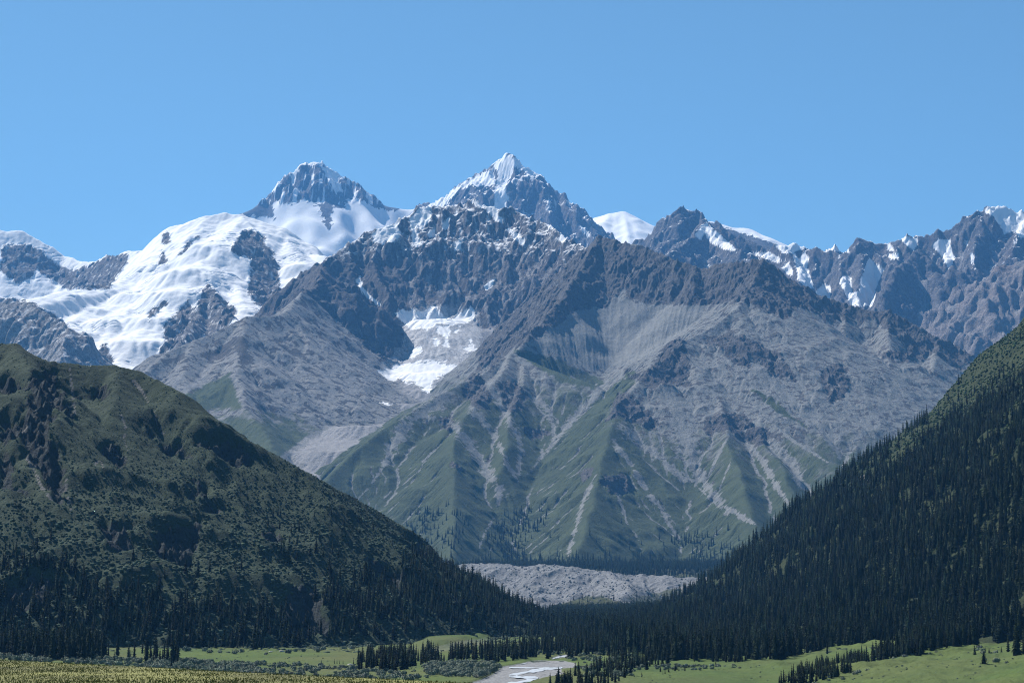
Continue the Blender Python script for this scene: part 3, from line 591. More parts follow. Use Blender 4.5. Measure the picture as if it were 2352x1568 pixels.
if want('V'):
    ns, nr = 900, 1000
    sx = np.linspace(-.40, .42, ns); ys = np.concatenate([np.linspace(420, 700, 60, endpoint=False), np.geomspace(700, 5200, nr)])
    Y = np.repeat(ys[:, None], ns, 1); X = sx[None] * Y
    Z = floor_z(X, Y) + .5 * fbm(X / 30, Y / 30, 4, seed=120) * ss(np.abs(X + .02 * Y) , 0, 60) + .22 * fbm(X / 4, Y / 6, 3, seed=121)
    Z = Z + 2.2 * ss(fbm(X / 60, Y / 90, 3, seed=122), .0, .6) * ss(X, 60, 140)
    Z = Z + (1.1 * fbm(X / 14, Y / 40, 4, seed=123) - .6 * ss(ridged(X / 45 + Y / 160, Y / 60, 3, seed=124), .9, 1.3)) * ss(X, 90, 160)
    u, v = proj(X, Y, Z)
    bed = (inside(*proj(X, Y, plane_z(Y)), BED) | inside(*proj(X, Y, plane_z(Y)), BED2)).astype(np.float32); bed = blur(bed)
    Z = Z * (1 - bed) + (plane_z(Y) - 1.0 + .35 * fbm(X / 9, Y / 9, 3, seed=125)) * bed
    # eroded bank at the far edge of the left meadow
    bk = ss(-(v - np.interp(u, [940, 1000, 1100, 1160], [1500, 1488, 1470, 1455])), -5, 5) * ss(u, 930, 1000) * (1 - ss(u, 1150, 1180))
    Z = Z + 4.5 * bk * ss(Y, 1250, 1500)
    fz = np.stack([0 * Z, 1 - bed, bed, 0 * Z], -1)
    inb = (u > 985) & (u < 1165) & (np.abs(v - np.interp(u, [985, 1060, 1120, 1165], [1496, 1482, 1472, 1462])) < 5)
    fz[..., 1] = np.where(inb, .35, fz[..., 1]); fz[..., 2] = np.where(inb, .38, fz[..., 2])
    # the hay-coloured middle of the left meadow, brighter turf elsewhere
    hay = np.clip(ss(fbm(X / 120, Y / 200, 3, seed=127), -.5, .6) * .62 + .05, 0, 1) * (1 - ss(X, 60, 120) * .45)
    fz[..., 0] = hay
    i = np.arange(Z.size).reshape(Z.shape); q = np.stack([i[:-1, :-1], i[:-1, 1:], i[1:, 1:], i[1:, :-1]], -1).reshape(-1, 4)
    m = bpy.data.materials.new('meadow_turf'); m.use_nodes = True; n = m.node_tree; N = n.nodes; b = N['Principled BSDF']; lk = n.links.new
    b.inputs['Roughness'].default_value = .95; b.inputs['Specular IOR Level'].default_value = .1
    at = N.new('ShaderNodeAttribute'); at.attribute_name = 'mask'; sp = N.new('ShaderNodeSeparateColor'); lk(at.outputs['Color'], sp.inputs[0]); tc = N.new('ShaderNodeTexCoord')
    def nz(s_, d=5, r=.6):
        t = N.new('ShaderNodeTexNoise'); t.inputs['Scale'].default_value = 1 / s_; t.inputs['Detail'].default_value = d; t.inputs['Roughness'].default_value = r; lk(tc.outputs['Object'], t.inputs[0]); return t.outputs[0]
    def rg(x, a, c_):
        r = N.new('ShaderNodeMapRange'); r.inputs[1].default_value = a; r.inputs[2].default_value = c_; lk(x, r.inputs[0]); return r.outputs[0]
    def mx(f, a, c_):
        x = N.new('ShaderNodeMix'); x.data_type = 'RGBA'; lk(f, x.inputs[0])
        for s_, i_ in ((a, 6), (c_, 7)):
            if isinstance(s_, tuple): x.inputs[i_].default_value = (*[q * .77 for q in s_], 1)
            else: lk(s_, x.inputs[i_])
        return x.outputs[2]
    n1, n2, n3 = nz(60), nz(7, 6, .7), nz(1.6, 4)
    g = mx(rg(n1, .35, .65), (.062, .105, .030), (.100, .145, .038)); hy = mx(rg(n2, .35, .65), (.100, .108, .048), (.138, .138, .058))
    x = mx(sp.outputs[0], g, hy); x = mx(rg(n2, .55, .75), x, (.062, .080, .032)); x = mx(rg(n3, .60, .8), x, (.05, .066, .028))
    gv = mx(rg(n3, .35, .7), (.17, .175, .185), (.33, .335, .34)); x = mx(rg(sp.outputs[2], .3, .7), x, gv)
    lk(x, b.inputs['Base Color']); bm = N.new('ShaderNodeBump'); bm.inputs['Distance'].default_value = .8; bm.inputs['Strength'].default_value = .9
    ad = N.new('ShaderNodeMath'); ad.operation = 'ADD'; lk(n2, ad.inputs[0]); lk(n3, ad.inputs[1]); lk(ad.outputs[0], bm.inputs['Height']); lk(bm.outputs[0], b.inputs['Normal'])
    o = mesh_np('valley_floor', np.stack([X, Y, Z], -1).reshape(-1, 3), q, m, fz.reshape(-1, 4), smooth=True); o['kind'] = 'structure'
    VX, VY, VZ = X, Y, Z
    # wide low ground under and around everything
    gm = simple_mat('low_ground', (.08, .09, .05))
    me = bpy.data.meshes.new('ground'); me.from_pydata([(-30000, -3000, -75), (30000, -3000, -75), (30000, 40000, -75), (-30000, 40000, -75)], [], [(0, 1, 2, 3)]); me.materials.append(gm)
    o = bpy.data.objects.new('ground', me); COL.objects.link(o); o['kind'] = 'structure'
    # water ribbons in the bed
    wm = simple_mat('glacier_water', (.66, .70, .74), .3, .5)
    def ribbon(name, pts, wd):
        pts = np.array(pts, float); t = np.linspace(0, len(pts) - 1, (len(pts) - 1) * 8 + 1); pu = np.interp(t, range(len(pts)), pts[:, 0]); pv = np.interp(t, range(len(pts)), pts[:, 1]); ww = np.interp(t, range(len(pts)), wd)
        for _ in range(3): pu[1:-1] = (pu[:-2] + 2 * pu[1:-1] + pu[2:]) / 4; pv[1:-1] = (pv[:-2] + 2 * pv[1:-1] + pv[2:]) / 4
        du = np.gradient(pu); dv = np.gradient(pv); l = np.hypot(du, dv); nu, nv = -dv / l, du / l; wob = 1 + .35 * np.sin(t * 5.1) + .2 * np.sin(t * 11.7)
        ww = ww * wob; vs = []
        for k in range(len(t)):
            for sg in (-1, 1): vs.append(on_floor(pu[k] + sg * nu[k] * ww[k] * 1.3, pv[k] + sg * nv[k] * ww[k] * .5, -.72))
        f = np.array([(2 * k, 2 * k + 1, 2 * k + 3, 2 * k + 2) for k in range(len(t) - 1)])
        o = mesh_np(name, np.array(vs), f, wm); o['kind'] = 'structure'; o['label'] = 'pale milky branch of the river braiding over gravel'; return o
    ribbon('river_water', RV((1430,1050),(1000,1090),(600,1150),(130,1250)), [2.5, 6, 5.5, 4])
    ribbon('river_water', RV((130,1250),(450,1290),(860,1300),(560,1370),(150,1450),(-400,1600),(-1200,1900),(-1900,2200)), [4, 6, 4, 5, 6, 10, 16, 20])
    ribbon('river_water', RV((130,1050),(900,1060),(1400,1052)), [2, 2.2, 2])
    ribbon('river_water', RV((-60,1020),(300,975),(560,938)), [2.5, 2, 1.5])
    ribbon('river_water', RV((1190,830),(1400,780),(1700,745),(1930,722)), [2.5, 2.5, 2.2, 2])

# near terrace the camera looks over
def ter_z(x, y):
    e = (y - (190 - x * 1.315)) ; base = -1.7 - 5.3 * ss(y, 0, 180)
    e = 190 - 1.315 * x - y
    return np.where(e > 0, base, base - .32 * (-e) ** 1.0 - .002 * e * e)
if want('T'):
    xs = np.linspace(-190, 170, 240); ys = np.linspace(-20, 420, 300); X, Y = np.meshgrid(xs, ys); Z = ter_z(X, Y) + .07 * fbm(X / 12, Y / 12, 3, seed=130); Z = np.maximum(Z, -60)
    i = np.arange(Z.size).reshape(Z.shape); q = np.stack([i[:-1, :-1], i[:-1, 1:], i[1:, 1:], i[1:, :-1]], -1).reshape(-1, 4)
    gm = simple_mat('terrace_turf', (.155, .155, .048), noise=.08)
    o = mesh_np('near_meadow', np.stack([X, Y, Z], -1).reshape(-1, 3), q, gm, smooth=True); o['kind'] = 'structure'
    rs = np.random.RandomState(5); n = 80000
    y = 165 + 145 * rs.rand(n); x = -.30 * y + (.30 * y + 25) * rs.rand(n); k = (190 - 1.315 * x - y) > -6; x, y = x[k], y[k]; n = len(x)
    z = ter_z(x, y); h = .08 + .14 * rs.rand(n) ** 1.5; wd = .05 + .07 * rs.rand(n); a = rs.rand(n) * 6.28; le = (rs.rand(n, 2) - .5) * .35
    v0 = np.stack([x - wd * np.cos(a), y - wd * np.sin(a), z - .1], -1); v1 = np.stack([x + wd * np.cos(a), y + wd * np.sin(a), z - .1], -1); v2 = np.stack([x + le[:, 0], y + le[:, 1], z + h], -1)
    co = np.stack([v0, v1, v2], 1).reshape(-1, 3); f = np.arange(3 * n).reshape(n, 3)
    pal = np.array([(.17, .17, .04), (.12, .15, .03), (.20, .145, .055), (.19, .18, .05), (.09, .13, .03)]); c = 1.0 * pal[rs.choice(5, n, p=[.27, .25, .2, .18, .1])] * (.85 + .3 * rs.rand(n, 1)); c = (.28 * c + .72 * c.mean(0)) * np.array([.92, 1.0, .8]); c = np.repeat(np.concatenate([c, np.ones((n, 1))], 1), 3, 0)
    gm = simple_mat('grass_blade', (1, 1, 1), attr=True)
    o = mesh_np('tall_grass', co, f, gm, c); o['kind'] = 'stuff'; o['label'] = 'tall green and straw coloured grass on the near meadow'; o['category'] = 'grass'
# ------------------------------------------------------------------ wooded hill on the left
LEFT = [
 (0, .75, [(-350,790,1950),(-200,780,1880),(0,780,1800),(50,783,1800),(65,800,1800),(130,825,1800),(200,833,1820),(280,834,1830),(330,850,1830),(400,895,1800),(470,955,1790),(560,1010,1800),(650,1062,1830),(740,1107,1900),(830,1162,1980),(920,1207,2060),(1000,1272,2150),(1080,1348,2250),(1180,1397,2400),(1260,1414,2550),(1330,1425,2700)], 0),
 (0, .62, [(50,783,1800),(105,870,1700),(130,950,1620),(110,1040,1540),(125,1120,1480)], 0),
 (0, .70, [(-60,800,1800),(-30,940,1640),(10,1060,1530),(60,1180,1440)], 0),
 (0, .66, [(280,834,1830),(262,950,1710),(240,1060,1610),(205,1150,1530),(180,1250,1450)], 0),
 (0, .70, [(470,955,1790),(420,1060,1690),(350,1150,1600),(300,1240,1520),(290,1340,1430)], 0),
 (0, .70, [(560,1010,1800),(530,1110,1690),(470,1200,1600),(440,1290,1510),(450,1380,1430)], 0),
 (0, .66, [(740,1107,1900),(700,1200,1780),(650,1290,1660),(620,1380,1550)], 0),
 (0, .66, [(920,1207,2060),(880,1290,1930),(820,1360,1800),(780,1420,1690)], 0),
]
CL = [A4((470,600),(500,420),(380,520),(330,640),(350,740),(250,900),(180,830),(190,760),(120,700),(60,760),(120,980),(250,1100),(240,1140),(0,1030),(0,560),(150,560),(200,400),(120,380),(20,420),(0,300),(180,330),(240,280),(380,240),(440,420)),
      A4((430,1150),(350,1100),(260,930),(300,830),(370,760),(400,900),(440,1000)), A4((690,1400),(700,1290),(900,1280),(900,1450),(780,1480)), A4((1050,1280),(1350,1260),(1360,1450),(1250,1560),(1050,1500)), A4((690,830),(760,800),(770,940),(850,960),(850,850),(790,730),(700,770)),
      A4((1330,720),(1560,700),(1700,800),(1690,880),(1560,880)), A4((1250,1000),(1290,1080),(1420,1120),(1400,1050)), A4((670,370),(720,370),(710,430),(660,420)), A4((930,640),(1020,680),(1000,740),(940,700)), A4((1200,770),(1290,830),(1240,840)), A4((1100,750),(1170,800),(1130,820)),
      A4((1380,1130),(1500,1130),(1500,1200),(1400,1200)), A4((1850,1280),(1900,1420),(1780,1380)), [(0,1340),(60,1300),(120,1330),(100,1390),(20,1400)], [(640,1350),(720,1340),(760,1450),(660,1470)], [(860,1290),(930,1310),(920,1350),(850,1340)], [(950,1455),(990,1450),(1010,1468),(930,1472)],
      [(1000,1250),(1060,1290),(1090,1320),(1060,1320),(990,1290)], [(930,1240),(980,1250),(1000,1280),(950,1270)]]
if want('L'):
    B = Block(-1000, 300, 1150, 3100, 1.9, LEFT, lambda x, y: floor_z(x, y) - 1.5, 51, flute=(70, 9), amp=(8, 120), er=(50000, 50), rate=.25, edge=.08)
    for q in CL: B.poly('dark', q, 1, 6, 15)
    cliff = B.dark.copy(); B.dark[:] = 0
    # cliffs are cut into the slope: the ground below each band drops away
    cc = blur(cliff, 4); B.H = B.H - 9 * cc + 7 * cc * (ridged(B.X / 16 + B.Y / 60, B.Y / 55, 4, .6, 137) - .7) + 6 * (ridged(B.X / 26, B.Y / 26, 4, .6, 133) - .7) * (.12 + cc) + 1.8 * ridged(B.X / 9, B.Y / 9, 3, .6, 135) * (.2 + .8 * cc); B.update()
    B.grass[:] = 1 - cliff * .75
    sc = [(A4((470,240),(490,400),(510,560)), [8, 6, 5]), (A4((180,850),(240,950),(290,1060),(350,1130)), [8, 14, 12]), (A4((450,990),(450,1090),(480,1200)), [8, 10, 8]), (A4((900,330),(960,400),(1000,470)), [10, 6]), (A4((820,560),(850,640),(840,720),(860,800)), [5, 6, 4]), (A4((130,700),(180,640),(230,560)), [4, 3]),
          (A4((1040,520),(1060,620),(1100,690)), [4, 5]), (A4((640,900),(680,860),(700,920)), [8, 5])]
    for p, wd in sc: B.line('grass', p, [q * .5 for q in wd], 0, .8); B.line('scree', p, [q * .5 for q in wd], .9, .8)
    ml = terrain_mat('left_hill_turf', .42, rock=((.024, .032, .036), (.062, .072, .074)), rustw=.0, grass=((.030, .050, .031), (.052, .077, .046)), scree=((.13, .13, .13), (.24, .23, .22)), bump=1.0)  # rock tones kept dark: the shade on the crags is put into their colour
    LB = B; B.cliff = cliff
    B.build(['left_hill'], [ml], ['dark green scrub covered hill with shaded crags on the left'])

# ------------------------------------------------------------------ forested slope on the right
RG = [(1400,1425,2450),(1490,1405,2450),(1560,1375,2450),(1620,1335,2450),(1680,1288,2450),(1730,1246,2450),(1780,1202,2450),(1840,1156,2450),(1900,1114,2480),(1960,1072,2500),(2020,1036,2520),(2100,982,2550),(2140,946,2560),(2180,902,2580),(2250,818,2600),(2352,748,2650),(2450,680,2700),(2600,590,2800),(2800,480,3000)]
if want('R'):
    B = Block(60, 1300, 850, 3300, 2.3, [(0, .5, [(1400,1425,2450),(1490,1405,2450)], 0)], lambda x, y: -2000 + 0 * x, 61, flute=(60, 0), amp=(0, 100), er=(0, 0))
    q = np.array([P(*p) for p in RG]); X, Y = B.X, B.Y
    xb = np.interp(Y, [600, 800, 1100, 1500, 1900, 2450, 3300], [430, 380, 305, 205, 152, 118, 100])
    xr = X - xb + 118; zr = np.interp(xr, q[:, 0], q[:, 2], left=-14) - np.clip(118 - xr, 0, 1e9) * .35
    yr = np.interp(X, q[:, 0], q[:, 1]); H = zr - .6 * np.maximum(Y - yr, 0)
    H = blur(H, 3); up = ss(xr, 110, 190)
    lift = floor_z(X, Y) + 14
    H = H + up * (9 * (ridged(X / 120 , Y / 260, 5, .5, 141) - .8) + 6 * fbm(X / 50, Y / 50, 4, seed=143)) * ss(np.abs(Y - yr), 0, 60)
    H = np.maximum(H, floor_z(X, Y) - 2.5)
    B.H = H.astype(np.float32); B.G[:] = 0; B.update()
    B.grass[:] = 1
    B.poly('grass', A6((1180,1000),(1220,960),(1290,960),(1270,1020),(1200,1040)), 0, 5, 4); B.poly('scree', A6((1180,1000),(1220,960),(1290,960),(1270,1020),(1200,1040)), 1, 5, 4)
    mrh = terrain_mat('right_slope_turf', .42, rock=((.07, .07, .065), (.14, .13, .12)), rustw=.2, grass=((.030, .046, .020), (.052, .068, .028)), bump=1.0)
    RB = B
    B.build(['right_hill'], [mrh], ['steep slope on the right covered by dark spruce forest'])
# ------------------------------------------------------------------ spruces and scrub
rs = np.random.RandomState(77)
def spruce(seed, whorls, blades, R=.12, core=6):
    """unit-height spruce: drooping whorls of branch blades round a thin dark core"""
    r = np.random.RandomState(seed); co = []; fa = []
    for i in range(whorls):
        t = .05 + .93 * i / whorls; rad = R * ((1 - t) ** .72) * (.78 + .4 * r.rand()) * (1 if t > .16 else .7 + t * 1.8); n = max(4, int(blades * (1 - .45 * t))); a0 = r.rand() * 6.28
        dz = .045 + .03 * (1 - t)
        for j in range(n):
            a = a0 + 6.283 * j / n + .35 * (r.rand() - .5); l = rad * (.65 + .6 * r.rand()); z = t + .02 * (r.rand() - .5); w_ = l * .42 + .006; c, s_ = math.cos(a), math.sin(a); k = len(co)
            co += [(0, 0, z + dz * .55), (c * l * .6 - s_ * w_, s_ * l * .6 + c * w_, z - dz * .35), (c * l, s_ * l, z - dz * (.7 + .4 * r.rand())), (c * l * .6 + s_ * w_, s_ * l * .6 - c * w_, z - dz * .35)]
            fa += [(k, k + 1, k + 2), (k, k + 2, k + 3)]
    k = len(co); co += [(R * .42 * math.cos(6.283 * j / core), R * .42 * math.sin(6.283 * j / core), .04) for j in range(core)] + [(0, 0, 1.0)]
    fa += [(k + j, k + (j + 1) % core, k + core) for j in range(core)]
    return np.array(co), np.array(fa)
def bush(seed, lobes, leaves):
    """low rounded shrub: outward leaf clumps over a few lobes"""
    r = np.random.RandomState(seed); co = []; fa = []
    for q in range(lobes):
        c = np.array([(r.rand() - .5) * 1.1, (r.rand() - .5) * 1.1, .30 + .32 * r.rand()]) if lobes > 1 else np.array([0, 0, .3]); rr = (.38 + .2 * r.rand()) if lobes > 1 else .6
        for j in range(leaves):
            d = r.randn(3); d[2] = abs(d[2]) * .9 - .15; d /= np.linalg.norm(d); p = c + d * rr * np.array([1, 1, .8]) * (.85 + .3 * r.rand()); a = np.cross(d, r.randn(3)); a /= np.linalg.norm(a); b = np.cross(d, a); sz = rr * (.9 / math.sqrt(leaves) * 1.9) * (.7 + .6 * r.rand()); k = len(co)
            tl = d * sz * .5 * (r.rand() - .3)
            co += [tuple(p - a * sz), tuple(p + b * sz + tl), tuple(p + a * sz), tuple(p - b * sz * .8 - tl)]; fa += [(k, k + 1, k + 2), (k, k + 2, k + 3)]
        k = len(co); m = 6; lo_ = c - np.array([0, 0, rr * .6])
        co += [tuple(lo_ + rr * .8 * np.array([math.cos(6.283 * j / m), math.sin(6.283 * j / m), .3])) for j in range(m)] + [tuple(c + np.array([0, 0, rr * .62]))]
        fa += [(k + j, k + (j + 1) % m, k + m) for j in range(m)]
    return np.array(co), np.array(fa)
def lump(seed):
    r = np.random.RandomState(seed); g = (1 + 5 ** .5) / 2
    v = np.array([(-1, g, 0), (1, g, 0), (-1, -g, 0), (1, -g, 0), (0, -1, g), (0, 1, g), (0, -1, -g), (0, 1, -g), (g, 0, -1), (g, 0, 1), (-g, 0, -1), (-g, 0, 1)]) / 1.9
    f = np.array([(0, 11, 5), (0, 5, 1), (0, 1, 7), (0, 7, 10), (0, 10, 11), (1, 5, 9), (5, 11, 4), (11, 10, 2), (10, 7, 6), (7, 1, 8), (3, 9, 4), (3, 4, 2), (3, 2, 6), (3, 6, 8), (3, 8, 9), (4, 9, 5), (2, 4, 11), (6, 2, 10), (8, 6, 7), (9, 8, 1)])
    v = v * (.75 + .5 * r.rand(12, 1)); v[:, 2] = v[:, 2] * .75 + .3; return v, f
def scatter_mesh(name, tm, pos, hgt, wid, tintc, mat, label, cat):
    """one object holding the uncountable mass: rotated, scaled copies of a few templates"""
    n = len(pos); which = rs.randint(0, len(tm), n); ang = rs.rand(n) * 6.283; CO = []; FA = []; CC = []; off = 0
    for k, (tv, tf) in enumerate(tm):
        i = np.nonzero(which == k)[0]
        if not len(i): continue
        c, s_ = np.cos(ang[i])[:, None], np.sin(ang[i])[:, None]; w_ = wid[i][:, None]; h_ = hgt[i][:, None]
        x = (tv[None, :, 0] * c - tv[None, :, 1] * s_) * w_ + pos[i, 0][:, None]; y = (tv[None, :, 0] * s_ + tv[None, :, 1] * c) * w_ + pos[i, 1][:, None]; z = tv[None, :, 2] * h_ + pos[i, 2][:, None]
        CO.append(np.stack([x, y, z], -1).reshape(-1, 3)); FA.append((tf[None] + (np.arange(len(i)) * len(tv))[:, None, None] + off).reshape(-1, 3)); CC.append(np.repeat(np.concatenate([tintc[i], np.ones((len(i), 1))], 1), len(tv), 0)); off += len(i) * len(tv)
    o = mesh_np(name, np.concatenate(CO), np.concatenate(FA), mat, np.concatenate(CC)); o['kind'] = 'stuff'; o['label'] = label; o['category'] = cat; return o
def pick(B, dens, cell, region=None):
    """jittered candidates over a terrain block, kept with probability dens(u, v)"""
    x0, x1, y0, y1 = region or (B.x0, B.x0 + B.nx * B.step, B.y0, B.y0 + B.ny * B.step); nx = int((x1 - x0) / cell); ny = int((y1 - y0) / cell)
    x = x0 + (np.arange(nx)[None] + rs.rand(ny, nx)) * cell; y = y0 + (np.arange(ny)[:, None] + rs.rand(ny, nx)) * cell; x, y = x.ravel(), y.ravel()
    z = B.sample(x, y); u, v = proj(x, y, z); gx, gy = B.at(B.gx, x, y), B.at(B.gy, x, y); fac = (-gx * -x - gy * -y + -z) ; fac = gx * x + gy * y - z      # > 0: slope faces the camera
    k = (u > -450) & (u < 2950) & (v < 1640) & (fac > -.02 * y) & (rs.rand(len(x)) < dens(u, v, x, y)); return np.stack([x, y, z], -1)[k], u[k], v[k]
def polyd(u, v, pts): return inside(u, v, pts).astype(float)
UNIT = ['', 'first', 'second', 'third', 'fourth', 'fifth', 'sixth', 'seventh', 'eighth', 'ninth', 'tenth', 'eleventh', 'twelfth', 'thirteenth', 'fourteenth', 'fifteenth', 'sixteenth', 'seventeenth', 'eighteenth', 'nineteenth']
def ORD(k):
    k += 1
    if k < 20: return UNIT[k]
    if k > 100: return 'hundred and ' + ORD(k - 101)
    if k == 100: return 'hundredth'
    t_, u_ = divmod(k, 10); return ['', '', 'twentieth', 'thirtieth', 'fortieth', 'fiftieth', 'sixtieth', 'seventieth', 'eightieth', 'ninetieth'][t_] if u_ == 0 else ['', '', 'twenty', 'thirty', 'forty', 'fifty', 'sixty', 'seventy', 'eighty', 'ninety'][t_] + '-' + UNIT[u_]
trees = []      # pos, height, width factor, zone
def add(pos, h, wf, zone):
    for p, a, b in zip(pos, h, wf): trees.append((p[0], p[1], p[2], a, b, zone))
TP = []
def addn_(pos, h, wf, zone): TP.append((np.asarray(pos), np.asarray(h), np.asarray(wf), np.full(len(pos), zone)))
ZONES = ['on the wooded foot of the left hill', 'in the dark forest of the right slope', 'in the wooded gap between the two slopes', 'at the foot of the central mountain', 'in the row below the left hill', 'in the young grove left of the river', 'in the belt of trees beyond the river',
         'beside the river gravel on the right bank', 'along the front edge of the right forest', 'in the diagonal row across the right meadow', 'standing alone on the right meadow', 'on the bright meadow left of the river', 'on the mound before the moraine']
if want('S'):
    def dl(u, v, x, y):
        d = polyd(u, v, [(-600,1290),(-200,1300),(0,1305),(130,1285),(230,1345),(400,1375),(560,1405),(700,1385),(800,1335),(900,1290),(990,1262),(1080,1320),(1180,1370),(1400,1410),(1400,1480),(1200,1463),(1125,1466),(1109,1450),(955,1450),(913,1472),(824,1468),(745,1480),(588,1493),(393,1488),(288,1470),(246,1490),(0,1520),(-200,1520),(-600,1520)]) * .75
        d += polyd(u, v, [(560,1200),(700,1150),(860,1190),(990,1262),(900,1290),(800,1335),(700,1385),(620,1340)]) * .13 * (fbm(x / 40, y / 40, 3, seed=201) > .0)
        d += polyd(u, v, [(700,1110),(790,1110),(800,1190),(720,1190)]) * .08 + polyd(u, v, [(-100,1180),(110,1150),(130,1300),(-100,1320)]) * .12 + polyd(u, v, [(0,1260),(560,1300),(560,1410),(230,1345),(130,1285),(0,1305)]) * .05 + polyd(u, v, [(200,1080),(600,1100),(700,1180),(560,1280),(250,1200)]) * .003
        g = fbm(x / 28, y / 28, 4, seed=203); cl = LB.at(LB.cliff, x, y)
        return d * ss(g, -.75, .15) * (1 - .75 * (cl > .5))
    p, u, v = pick(LB, dl, 3.8); n = len(p); addn_(p, (5.5 + 10 * rs.rand(n)) * (.65 + .35 * ss(v, 1100, 1350)), 1.0 + .6 * rs.rand(n), 0)
    def dr(u, v, x, y):
        tl = np.interp(u, [1300, 1900, 1960, 2080, 2200, 2352, 2600, 2900], [0, 1130, 1085, 1045, 950, 862, 720, 600])
        d = 1.0 * ss(v - tl, -50, 45); e = np.interp(u, [q[0] for q in RG], [q[1] for q in RG])
        d = np.maximum(d, np.where((u < 2130), .55 * ss(e + 45 - v, 0, 20) * ss(v, 900, 960) + .012, .016)); g = fbm(x / 34, y / 34, 4, seed=207)
        gap = ss(fbm(x / 70, y / 50, 3, seed=209), .55, .75); d = d * (.2 + .8 * ss(g, -.65, .1)) * (1 - .85 * gap)
        d = d * (1 - .8 * polyd(u, v, A6((1180,1010),(1220,950),(1300,950),(1440,860),(1480,880),(1290,1040)))) * (1 - .7 * polyd(u, v, A6((1420,830),(1450,720),(1800,560),(1800,640),(1500,830))))
        fr = np.interp(u, [1400, 1500, 1600, 1700, 1800, 1900, 2000, 2060, 2100, 2200, 2352, 2500], [1470, 1525, 1530, 1530, 1522, 1498, 1488, 1478, 1500, 1490, 1466, 1450])
        return d * (v < fr) * (x > 60)
    p, u, v = pick(RB, dr, 4.7); n = len(p); addn_(p, (6 + 14 * rs.rand(n) ** 1.1) * (.8 + .2 * ss(v, 850, 1100)), 1.0 + .6 * rs.rand(n), 1)
    if want('C'):
        def dc(u, v, x, y):
            d = polyd(u, v, A5((480,1220),(740,1160),(870,1250),(870,1340),(760,1490),(560,1420),(440,1300))) * .30 + polyd(u, v, A5((970,1380),(1100,1240),(1300,1180),(1420,1140),(1390,1300),(1270,1420),(1260,1580),(1040,1580))) * .42
            d += ss(v, 1268, 1300) * .8 * (u > 1085) + polyd(u, v, [(1540,1240),(1600,1220),(1700,1270),(1620,1320),(1540,1310)]) * .3 + ss(v, 1180, 1290) * .04
            d = d * ss(fbm(x / 70, y / 70, 3, seed=211), -.6, .3)
            return d * (v < 1330) * (u > 900) * (u < 1800)
        p, u, v = pick(CB, dc, 9, (-400, 900, 4710, 6000)); n = len(p); addn_(p, 13 + 14 * rs.rand(n), 1.0 + .5 * rs.rand(n), 3)
        def dm(u, v, x, y): return polyd(u, v, [(1230,1402),(1300,1383),(1345,1366),(1400,1370),(1470,1396),(1440,1410),(1300,1412)]) * .25 + polyd(u, v, [(1440,1372),(1500,1358),(1570,1352),(1600,1380),(1480,1400)]) * .2
        p, u, v = pick(MB_, dm, 8); n = len(p); addn_(p, 6 + 7 * rs.rand(n), 1.1 + .5 * rs.rand(n), 12)
        x = -450 + 1150 * rs.rand(14000); y = 4260 + 620 * rs.rand(14000); k = rs.rand(14000) < ss(fbm(x / 60, y / 60, 3, seed=216), -.8, .1); x, y = x[k], y[k]; n = len(x); addn_(np.stack([x, y, MB_.sample(x, y)], -1), 9 + 11 * rs.rand(n), 1.0 + .5 * rs.rand(n), 3)
    # on the valley floor positions are drawn over patches of ground
    def patch(poly, n, h0, h1, zone, wf=1.1):
        poly = np.array([on_ground(a, b)[:2] for a, b in poly]); lo_, hi_ = poly.min(0), poly.max(0); x = lo_[0] + (hi_[0] - lo_[0]) * rs.rand(n * 6); y = lo_[1] + (hi_[1] - lo_[1]) * rs.rand(n * 6)
        k = inside(x, y, poly) & (rs.rand(n * 6) < ss(fbm(x / 18, y / 30, 3, seed=215), -.7, .3)); x, y = x[k][:n], y[k][:n]; z = floor_z(x, y); u, v = proj(x, y, plane_z(y)); k = ~(inside(u, v, BED) | inside(u, v, BED2)); x, y, z = x[k], y[k], z[k]
        return np.stack([x, y, z], -1), h0 + (h1 - h0) * rs.rand(len(x)), wf * (.8 + .5 * rs.rand(len(x)))
    def near(u, v, h, zone, wf=1.3):
        X, Y, Z = on_ground(u, v)
        addn_([(X, Y, float(floor_z(np.float64(X), np.float64(Y))) - .2)], [h * Y / F], [wf], zone)
